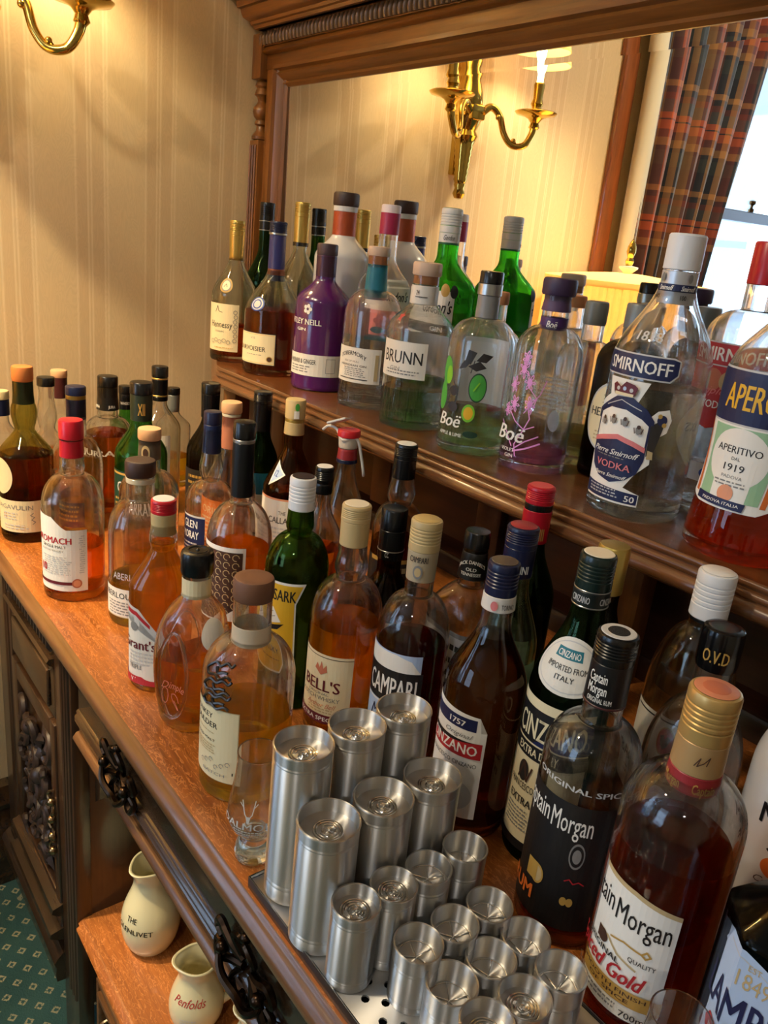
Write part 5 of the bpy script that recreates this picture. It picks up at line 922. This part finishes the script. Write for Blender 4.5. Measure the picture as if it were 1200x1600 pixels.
PF += [('s', [(-18, .52), (-12, .40), (-20, .28), (-30, .16), (-26, .06)], .0014, 'pink'), ('s', [(-46, .44), (-34, .36), (-18, .30), (-4, .34)], .0014, 'pink'), ('s', [(-30, .12), (-14, .20), (4, .26)], .0016, 'pink'), ('s', [(-30, .10), (-12, .14), (8, .20)], .0022, 'pink'), ('s', [(-60, .34), (-48, .26), (-34, .14)], .0014, 'pink'), ('s', [(-22, .44), (-2, .62), (4, .74)], .001, 'pink'), ('s', [(-22, .68), (-6, .58), (-12, .44)], .001, 'pink')]
B('gin_bottle', 'clear gin bottle with a purple stopper and pink printed flowers', (-.743, .881, U_), .266, .0480, 'round', .0185, .60, .76, ('cork', .0235, .023, PURP), 'clear', (.10, 'violet'), [(.023, .044, .0175, .0205, P_('purple_plug', (80, 56, 88), .5), 'stopper_plug'), (.052, .070, .0190, .0192, P_('violet_neck_band', (64, 34, 90), .4), 'neck_band')],
  [('neck_label', .74, .80, -8, 50, None, [('t', 'Boë', -8, .2, 44, .6, 'white', .018, .25)], {'rad': .0194}), ('printed_flowers', .05, .66, -20, 60, None, PF + [('t', 'Boë', -40, .18, 50, .13, 'white', .02, .25), ('t', 'VIOLET', -40, .09, 24, .03, 'white', .01), ('t', 'GIN', -36, .04, 14, .03, 'white', .01)]), ('back_print', .12, .50, 165, 42, None, [('o', 150, .3, 12, .16, 'lgrey'), ('l', 130, 190, .9, 8, .06, 'lgrey')])])
B('gin_bottle', 'clear bottle with a grey ridged stopper and black label, behind the flower-printed gin', (-.755, .985, U_), .238, .045, 'round', .0160, .60, .76, ('cork', .0172, .034, GREYC), 'clear', (.2, 'pale'), [], [('label', .2, .55, 48, 26, 'black', [('o', 50, .8, 8, .1, 'lgrey'), ('l', 30, 66, .5, 5, .08, 'lgrey')])])
B('gin_bottle', 'squat dark gin bottle with a grey cap and round cream label, behind the blue-labelled vodka', (-.668, .966, U_), .244, .0455, 'round', .0170, .66, .80, ('stop', .0185, .034, GREYC), 'smoke', (.5, 'black'), [(.034, .060, .0178, .0178, GREYC, 'sleeve')],
  [('label', .16, .58, -6, 58, ('oval', 'lgrey'), [('o', -6, .5, 55, .47, 'cream'), ('t', "HENDRICK'S", -6, .50, 96, .12, 'dark', .02), ('t', 'GIN', -6, .34, 24, .09, 'dark', .02), ('l', -40, 30, .28, 3, .05, 'tan'), ('l', -34, 26, .78, 3, .05, 'tan')])])
SILB = P_('silver_blue_band', (196, 198, 202), .35, .5)
B('vodka_bottle', 'large clear vodka bottle with a white cap and navy shield-shaped label', (-.550, .859, U_), .332, .0575, 'soft', .0200, .56, .85, ('stop', .0212, .040, WHITEC), 'clear', (.48, 'water'), [(.041, .078, .0206, .0208, SILB, 'sleeve')],
  [('neck_label', .77, .875, 0, 80, None, [('r', -80, 80, .36, .60, 'navy'), ('t', 'Smirnoff', -36, .40, 50, .16, 'white', .02, .35), ('t', 'Smirnoff', 36, .40, 50, .16, 'white', .02, .35), ('t', '100', 22, .10, 18, .16, 'dark', .02), ('t', '100', -60, .10, 18, .16, 'dark', .02), ('o', -52, .8, 7, .14, 'grey'), ('o', 34, .8, 7, .14, 'grey')], {'rad': .0211}),
   ('brand_band', .51, .595, 22, None, ('lgrey', [(-92, 0), (14, 0), (22, .3), (22, .9), (14, 1), (-92, 1)]), [('p', [(-91, .06), (13, .06), (20.5, .33), (20.5, .87), (13, .94), (-91, .94)], 'navy'), ('t', 'SMIRNOFF', -28, .24, 84, .52, 'white', .018)]),
   ('label', .055, .51, 30, None, ('white', [(-70, .0), (6, 0), (6, .10), (-14, .14), (-4, .26), (10, .36), (8, .55), (22, .62), (25, .72), (20, .80), (8, .78), (0, .72), (-16, .82), (-6, .98), (-64, .98), (-58, .84), (-78, .76), (-80, .3), (-76, .14)]),
    [('p', [(-74, .015), (5, .015), (5, .10), (-74, .125)], 'navy'), ('t', '50', -4, .03, 12, .05, 'white', .015), ('l', -66, -14, .095, 3, .025, 'lgrey'),
     ('p', [(-72, .70), (-50, .795), (-28, .80), (-6, .74), (4, .68), (3, .38), (-2, .27), (-14, .20), (-32, .155), (-52, .185), (-68, .26), (-76, .36), (-76, .66)], 'navy'),
     ('p', [(-70, .68), (-50, .745), (-28, .75), (-8, .70), (1, .655), (1, .47), (-12, .50), (-32, .53), (-56, .49), (-72, .46)], 'white'),
     ('p', [(4, .42), (3, .66), (10, .70), (17, .66), (15, .58), (11, .44)], 'dark'), ('p', [(5, .40), (5, .47), (11, .46), (12, .40)], 'tan'), ('o', 14, .715, 5.5, .04, 'navy'), ('o', 17, .68, 2.4, .018, 'gold'), ('o', 11, .745, 2.4, .018, 'gold'),
     ('p', [(-78, .70), (-60, .77), (-44, .84), (-22, .85), (-4, .78), (6, .70), (6, .66), (-6, .72), (-28, .775), (-50, .765), (-66, .71), (-78, .66)], 'navy'), ('s', [(-58, .755), (-36, .82), (-10, .765)], .0010, 'lgrey'),
     ('p', [(-74, .475), (-56, .51), (-32, .55), (-12, .52), (2, .485), (2, .445), (-12, .48), (-32, .51), (-56, .47), (-74, .435)], 'rose')] +
    [q for u, v in ((-58, .625), (-42, .655), (-26, .655), (-9, .615)) for q in (('p', [(u-3.4, v+.02), (u+3.4, v+.02), (u+3, v-.02), (u, v-.035), (u-3, v-.02)], 'grey'), ('o', u, v+.025, 2.2, .016, 'brown'), ('s', [(u-5, v+.015), (u-3.5, v-.025)], .0011, 'brown'), ('s', [(u+5, v+.015), (u+3.5, v-.025)], .0011, 'brown'))] +
    [('p', [(-46, .855), (-22, .855), (-20, .88), (-18, .93), (-22, .95), (-28, .92), (-33, .965), (-39, .92), (-46, .95), (-50, .93), (-48, .88)], 'maroon'), ('r', -46, -22, .855, .878, 'cream'), ('o', -42, .905, 2.2, .016, 'lgrey'), ('o', -33.5, .91, 2.2, .016, 'lblue'), ('o', -25, .905, 2.2, .016, 'lgrey'),
     ('t', 'Pierre Smirnoff', -32, .385, 60, .045, 'white', .012, .4), ('l', -54, -12, .365, 1, .018, 'grey'), ('t', 'VODKA', -31, .275, 44, .055, 'rose', .012), ('t', 'Pierre Smirnoff', -32, .205, 42, .03, 'white', .012, .4)]),
   ('embossed_year', .635, .675, -22, 24, None, [('t', '1818', -22, .1, 36, .8, 'lgrey', .02)])])
B('vodka_bottle', 'clear vodka bottle with a red cap and red white-lettered label, behind the orange aperitif', (-.510, .976, U_), .335, .0520, 'round', .0190, .66, .76, ('stop', .0200, .050, REDC), 'clear', (.16, 'water'), [],
  [('brand_band', .56, .645, 40, None, 'lgrey', [('r', -100, 40, .06, .94, 'red'), ('t', 'SMIRNOFF', -20, .22, 100, .56, 'white', .02)]), ('label', .33, .56, 30, None, ('red', [(-60, .12), (-30, 0), (0, .12), (20, .4), (20, 1), (-80, 1), (-80, .4)]), [('o', -36, .78, 14, .18, 'copper'), ('o', -14, .78, 12, .16, 'tan'), ('t', 'VODKA', -24, .34, 44, .12, 'white', .02), ('t', 'Triple', -34, .56, 40, .12, 'rose', 0, .4)]), ('lower_label', .13, .20, 0, 60, 'silver', [('o', 0, .5, 24, .42, 'blue'), ('o', 0, .5, 20, .34, 'rose')])])
ab = [(0, .004), (.050, .003), (.057, 0), (.060, .005), (.0605, .014), (.0590, .035), (.0565, .060), (.0540, .085), (.0530, .110), (.0532, .135), (.0540, .155), (.0545, .190), (.0530, .207), (.046, .224), (.033, .240), (.0215, .254), (.0175, .262), (.0168, .285), (.0168, .295), (.013, .297)]
ab = ab[:3]+chaikin(ab[3:], 2)
B('aperitif_bottle', 'flared bottle of red-orange aperitif with a blue yellow-lettered label', (-.404, .857, U_), .315, .0560, 'soft', .0168, .6, .8, ('stop', .0180, .034, P_('orange_capsule', (214, 84, 30), .4)), 'clear', (.27, 'aperol'), [],
  [('brand_band', .46, .645, 70, None, 'lgrey', [('r', -110, 70, .035, .965, 'navy'), ('t', 'APEROL', -19, .28, 76, .46, 'yellow', .02, .08)]), ('label', .175, .46, 50, None, ('white', [(-100, .10), (-60, .0), (10, 0), (24, .08), (50, 1), (-110, 1)]), [('p', [(-88, 1), (-80, 1), (-66, .1), (-74, .1)], 'orange'), ('p', [(24, 1), (34, 1), (18, .1), (12, .1)], 'orange'), ('p', [(-62, .12), (10, .12), (22, .98), (-66, .98)], 'mint'), ('o', -24, .62, 36, .36, 'white'), ('p', [(-44, .12), (-4, .12), (0, .60), (-46, .60)], 'white'), ('t', 'APERITIVO', -24, .68, 54, .085, 'dark', .01), ('t', 'DAL', -24, .60, 10, .04, 'dark'), ('t', '1919', -24, .47, 24, .085, 'dark', .01), ('t', 'PADOVA', -24, .38, 24, .04, 'grey'), ('l', -44, -4, .33, 2, .04, 'grey'), ('o', -26, .20, 9, .10, 'peach'), ('p', [(-62, .04), (-4, .02), (-2, .12), (-62, .14)], 'navy'), ('t', 'PADOVA ITALIA', -30, .06, 44, .035, 'white', .01)])], body=ab)
# ================================================================ measures on the drip tray
tx0, tx1, ty0, ty1 = -.515, -.205, .3085, .478
TR = thing('drip_tray', 'shallow steel drip tray with a perforated plate under the metal measures', 'tray', (tx0, ty0, Z0+.0006))
bm = bmesh.new(); w, d, h, t = tx1-tx0, ty1-ty0, .013, .0016
for q in ((0, w, 0, t), (0, w, d-t, d), (0, t, t, d-t), (w-t, w, t, d-t)): box(bm, q[0], q[1], q[2], q[3], 0, h, .0004)
box(bm, t, w-t, t, d-t, 0, .001); mesh_obj('rim', bm, P_('dark_steel', (120, 124, 130), .2, 1.), TR, False)
bm = bmesh.new(); cs = .0115; nx, ny = int((w-2*t)/cs), int((d-2*t)/cs); cx0, cy0 = t+.0003, t+.0003; sx, sy = (w-2*t-.0006)/nx, (d-2*t-.0006)/ny
V = {}
def gv(i, j):
    if (i, j) not in V: V[i, j] = bm.verts.new((cx0+i*sx, cy0+j*sy, .0095))
    return V[i, j]
for i in range(nx):
    for j in range(ny):
        c = (gv(i, j), gv(i+1, j), gv(i+1, j+1), gv(i, j+1))
        if (i+j) % 2 or i in (0, nx-1) or j in (0, ny-1): bm.faces.new(c); continue
        mx, my_ = cx0+(i+.5)*sx, cy0+(j+.5)*sy; r = .0037
        A = [bm.verts.new((mx+r*math.cos(-3*PI/4+k*PI/4), my_+r*math.sin(-3*PI/4+k*PI/4), .0095)) for k in range(8)]
        D = [bm.verts.new((v.co.x, v.co.y, .0075)) for v in A]
        for k in range(8): bm.faces.new((A[(k+1) % 8], A[k], D[k], D[(k+1) % 8]))
        for s in range(4):
            bm.faces.new((c[s], A[(2*s+1) % 8], A[2*s])); bm.faces.new((c[s], c[(s+1) % 4], A[(2*s+2) % 8], A[(2*s+1) % 8]))
bmesh.ops.recalc_face_normals(bm, faces=bm.faces)
mesh_obj('perforated_plate', bm, STEEL, TR, False)
bm = bmesh.new(); box(bm, t, w-t, t, d-t, .0012, .0016); mesh_obj('drip_well', bm, P_('dark_drip_well', (26, 24, 24), .5), TR, False)
ZT = Z0+.0006+.0096
def measure(label, x, y, z, dia, rec, emb, grp, emboss_rot=0.):
    T = thing('spirit_measure', label, 'measure', (x, y, ZT), 0., grp)
    R = dia/2; H = z-(ZT-Z0); t = .0009; bm = bmesh.new()
    p = [(0, .0015), (R*.9, .0015), (R-.001, 0), (R, .001)]
    for zz in (H*.10, H*.13, H-rec-.002, H-rec+.001): p += [(R, zz-.0012), (R-.0005, zz-.0003), (R-.0005, zz+.0003), (R, zz+.0012)]
    p += [(R, H-.0025), (R+.0007, H-.0012), (R+.0004, H), (R-.0010, H), (R-.0014, H-.002), (R-.0016, H-rec+.0015), (R-.0022, H-rec), (0, H-rec)]
    lathe(bm, p, 48); mesh_obj('cup_body', bm, STEEL, T, True, None, 50)
    bm = bmesh.new(); zf = H-rec+.0005
    if emb == 'seal':
        for rr in (.0125, .0102): tube(bm, [(rr*math.cos(a*PI/14), rr*math.sin(a*PI/14), zf) for a in range(29)], .0008, 5, False)
        rnd = random.Random(int(x*1000)); 
        for k in range(16):
            a, b = rnd.uniform(0, 6.28), rnd.uniform(.001, .0085); tube(bm, [(b*math.cos(a+.35*i), b*math.sin(a+.35*i), zf) for i in range(4)], .0009, 5)
    else:
        for k in range(5): a = emboss_rot+k*2*PI/5; tube(bm, [(.001*math.cos(a), .001*math.sin(a), zf), ((R-.004)*math.cos(a), (R-.004)*math.sin(a), zf)], .0006, 5)
        tube(bm, [((R-.0045)*math.cos(a*PI/14), (R-.0045)*math.sin(a*PI/14), zf) for a in range(29)], .0004, 5, False)
    mesh_obj('stamped_seal' if emb == 'seal' else 'stamped_star', bm, P_('bright_steel', (214, 210, 202), .16, 1.), T)
    return T
big = ('tallest steel measure at the tray corner beside the stemmed nosing glass', 'tallest steel measure in the middle of its row of three', 'tallest steel measure next to the black-banded red bitters')
for lab, y in zip(big, (.340, .398, .454)): measure(lab, -.487, y, .168, .0535, .012, 'seal', 'spirit measures on the drip tray')
mid = ('wide steel measure, second tallest, at the tray front behind the slim ones', 'wide steel measure, second tallest, middle one of its row', 'wide steel measure, second tallest, nearest the brown vermouth')
for lab, y in zip(mid, (.332, .390, .447)): measure(lab, -.430, y, .131, .0535, .012, 'seal', 'spirit measures on the drip tray')
c_ = ('slim deep measure at the tray front edge, ringed near top and foot', 'slim measure second from the front edge behind the wide ones', 'slim measure with a stamped star, third from the front edge', 'slim measure at the back of the row, amber drops inside')
for k, (lab, y) in enumerate(zip(c_, (.330, .369, .408, .451))): measure(lab, -.381, y, (.086, .085, .084, .086)[k], .040, (.010, .010, .014, .022)[k], 'seal' if k in (1, 0) else 'star', 'spirit measures on the drip tray')
e_ = ('short measure cup with a star-ribbed base beside the open tray holes', 'short measure cup with a star-ribbed base, middle of its row of three', 'short measure cup with a star-ribbed base, nearest the black-labelled rum')
for k, (lab, y) in enumerate(zip(e_, (.362, .402, .443))): measure(lab, -.337, y, (.066, .064, .062)[k], .040, .016, 'star', 'spirit measures on the drip tray', .3+k)
f_ = ('open steel cup at the front of its row, star in its base', 'open steel cup in the middle of its row, star in its base', 'open steel cup at the back of its row with a brown stain inside')
for k, (lab, y) in enumerate(zip(f_, (.366, .409, .450))): measure(lab, -.300, y, (.058, .057, .056)[k], .041, .020, 'star', 'spirit measures on the drip tray', k*.9)
g_ = ('steel measure nearest the picture bottom with a flat raised floor', 'steel measure with a flat floor, second from the bottom of the picture', 'steel star cup nearest the red-gold rum bottle')
for k, (lab, y) in enumerate(zip(g_, (.363, .404, .446))): measure(lab, -.259, y, (.062, .060, .060)[k], .041, (.012, .012, .02)[k], 'seal' if k < 2 else 'star', 'spirit measures on the drip tray', .5)

# nosing glasses
def nosing(label, x, y, etched, z=0.):
    T = thing('nosing_glass', label, 'glass', (x, y, Z0+.0006+z), 0., 'nosing glasses'); H = .122
    o = chaikin([(.0155, 0), (.0185, .002), (.0190, .010), (.0165, .020), (.0125, .026), (.0130, .029), (.0200, .034), (.0262, .044), (.0282, .055), (.0262, .070), (.0225, .090), (.0205, .110), (.0208, H)], 2)
    i = [(max(0., r-.0012), zz) for r, zz in reversed(o) if zz > .036]
    bm = bmesh.new(); lathe(bm, [(0, .001)]+o+[(.0198, H)]+i+[(0, .0355)], 40); mesh_obj('bowl', bm, G['clear'], T, True, None, 60)
    bm = bmesh.new(); lathe(bm, [(0, .003), (.0145, .003), (.0168, .010), (.0145, .019), (.010, .027), (.012, .032), (0, .034)], 32)
    m, t, ou = nt('solid_glass') if 'solid_glass' not in MATS else (MATS['solid_glass'], None, None)
    if t: g = N(t, 'ShaderNodeBsdfGlass', IOR=1.5, Roughness=.0); g.inputs[0].default_value = (.97, .98, .97, 1); L(t, g.outputs[0], ou.inputs[0]); MATS['solid_glass'] = m
    mesh_obj('solid_foot', bm, MATS['solid_glass'], T)
    if etched:
        wrap('etched_lettering', T, [(0, 0)]*3+o, None, math.atan2(-y, -x)-.25, 1.1, .040, .088, None, [('t', 'DALMORE', 0, .26, 1.0, .16, 'lgrey', .01), ('l', -.5, .6, .2, 3, .07, 'lgrey'), ('s', [(-.25, .90), (-.12, .62), (0, .52), (.12, .62), (.22, .92)], .0010, 'lgrey'), ('s', [(-.18, .76), (-.32, .84)], .0008, 'lgrey'), ('s', [(.16, .76), (.30, .86)], .0008, 'lgrey'), ('p', [(-.08, .58), (.08, .58), (.03, .44), (-.03, .44)], 'lgrey')], .0006)
nosing('tulip nosing glass etched with lettering, standing empty by the tray corner', -.549, .333, True)
nosing('empty nosing glass whose rim just shows at the bottom edge by the dark rum', -.160, .436, False)

# water jugs on the pot board
CRM = P_('cream_glaze', (222, 212, 170), .22, 0, .5)
def jug(label, x, y, H, R, rzd, texts, handle, neckr):
    T = thing('water_jug', label, 'jug', (x, y, Z0-.688+.0006), math.radians(rzd), 'water jugs on the pot board')
    o = chaikin([(R*.62, 0), (R*.74, .004), (R*.94, H*.16), (R, H*.32), (R*.93, H*.48), (neckr*1.12, H*.70), (neckr, H*.80), (neckr*1.04, H*.90), (neckr*1.16, H*.985), (neckr*1.16, H)], 2)
    def sp(t, z):
        k = max(0., (z/H-.74)/.26); return 1+.26*k*k*max(0., math.cos(t))**6
    i = [(max(.002, r-.0042), z) for r, z in reversed(o) if z > .01]
    bm = bmesh.new(); lathe(bm, [(0, .002)]+o+[(neckr*1.10, H+.0015)]+i+[(0, .008)], 48, sp); mesh_obj('body', bm, CRM, T, True, None, 60)
    hp = spline(handle, 7); bm = bmesh.new(); tube(bm, hp, [.0068+.002*abs(i/len(hp)-.5) for i in range(len(hp))], 10); mesh_obj('handle', bm, CRM, T)
    wrap('printed_name', T, [(0, 0)]*3+o, None, math.radians(texts[0]-rzd), math.radians(52), H*.18, H*.62, None, texts[1], .0006)
jug('tall cream water jug with black lettering on the pot board under the long drawer', -1.095, .454, .185, .054, 288, (-52, [('t', 'THE', -.25, .66, .24, .12, 'black', .01), ('t', 'GLENLIVET', -.15, .40, .8, .12, 'black', .01)]), [(-.034, 0, .150), (-.062, 0, .158), (-.078, 0, .125), (-.070, 0, .085), (-.050, 0, .062)], .030)
jug('small cream jug with red script and a loop handle, on the pot board', -.908, .458, .132, .0465, 243, (-40, [('t', 'Penfolds', -.1, .80, .8, .24, 'red', .0, .4), ('l', -.4, .3, .40, 4, .08, 'lgrey')]), [(-.030, 0, .108), (-.050, 0, .112), (-.064, 0, .088), (-.059, 0, .056), (-.042, 0, .038)], .029)
jug('white jug at the bottom edge, mostly hidden behind the drawer front', -.775, .50, .135, .047, 240, (-32, []), [(-.030, 0, .108), (-.050, 0, .112), (-.064, 0, .088), (-.059, 0, .056), (-.042, 0, .038)], .029)
S.collection.children.unlink(TMP); bpy.data.collections.remove(TMP)
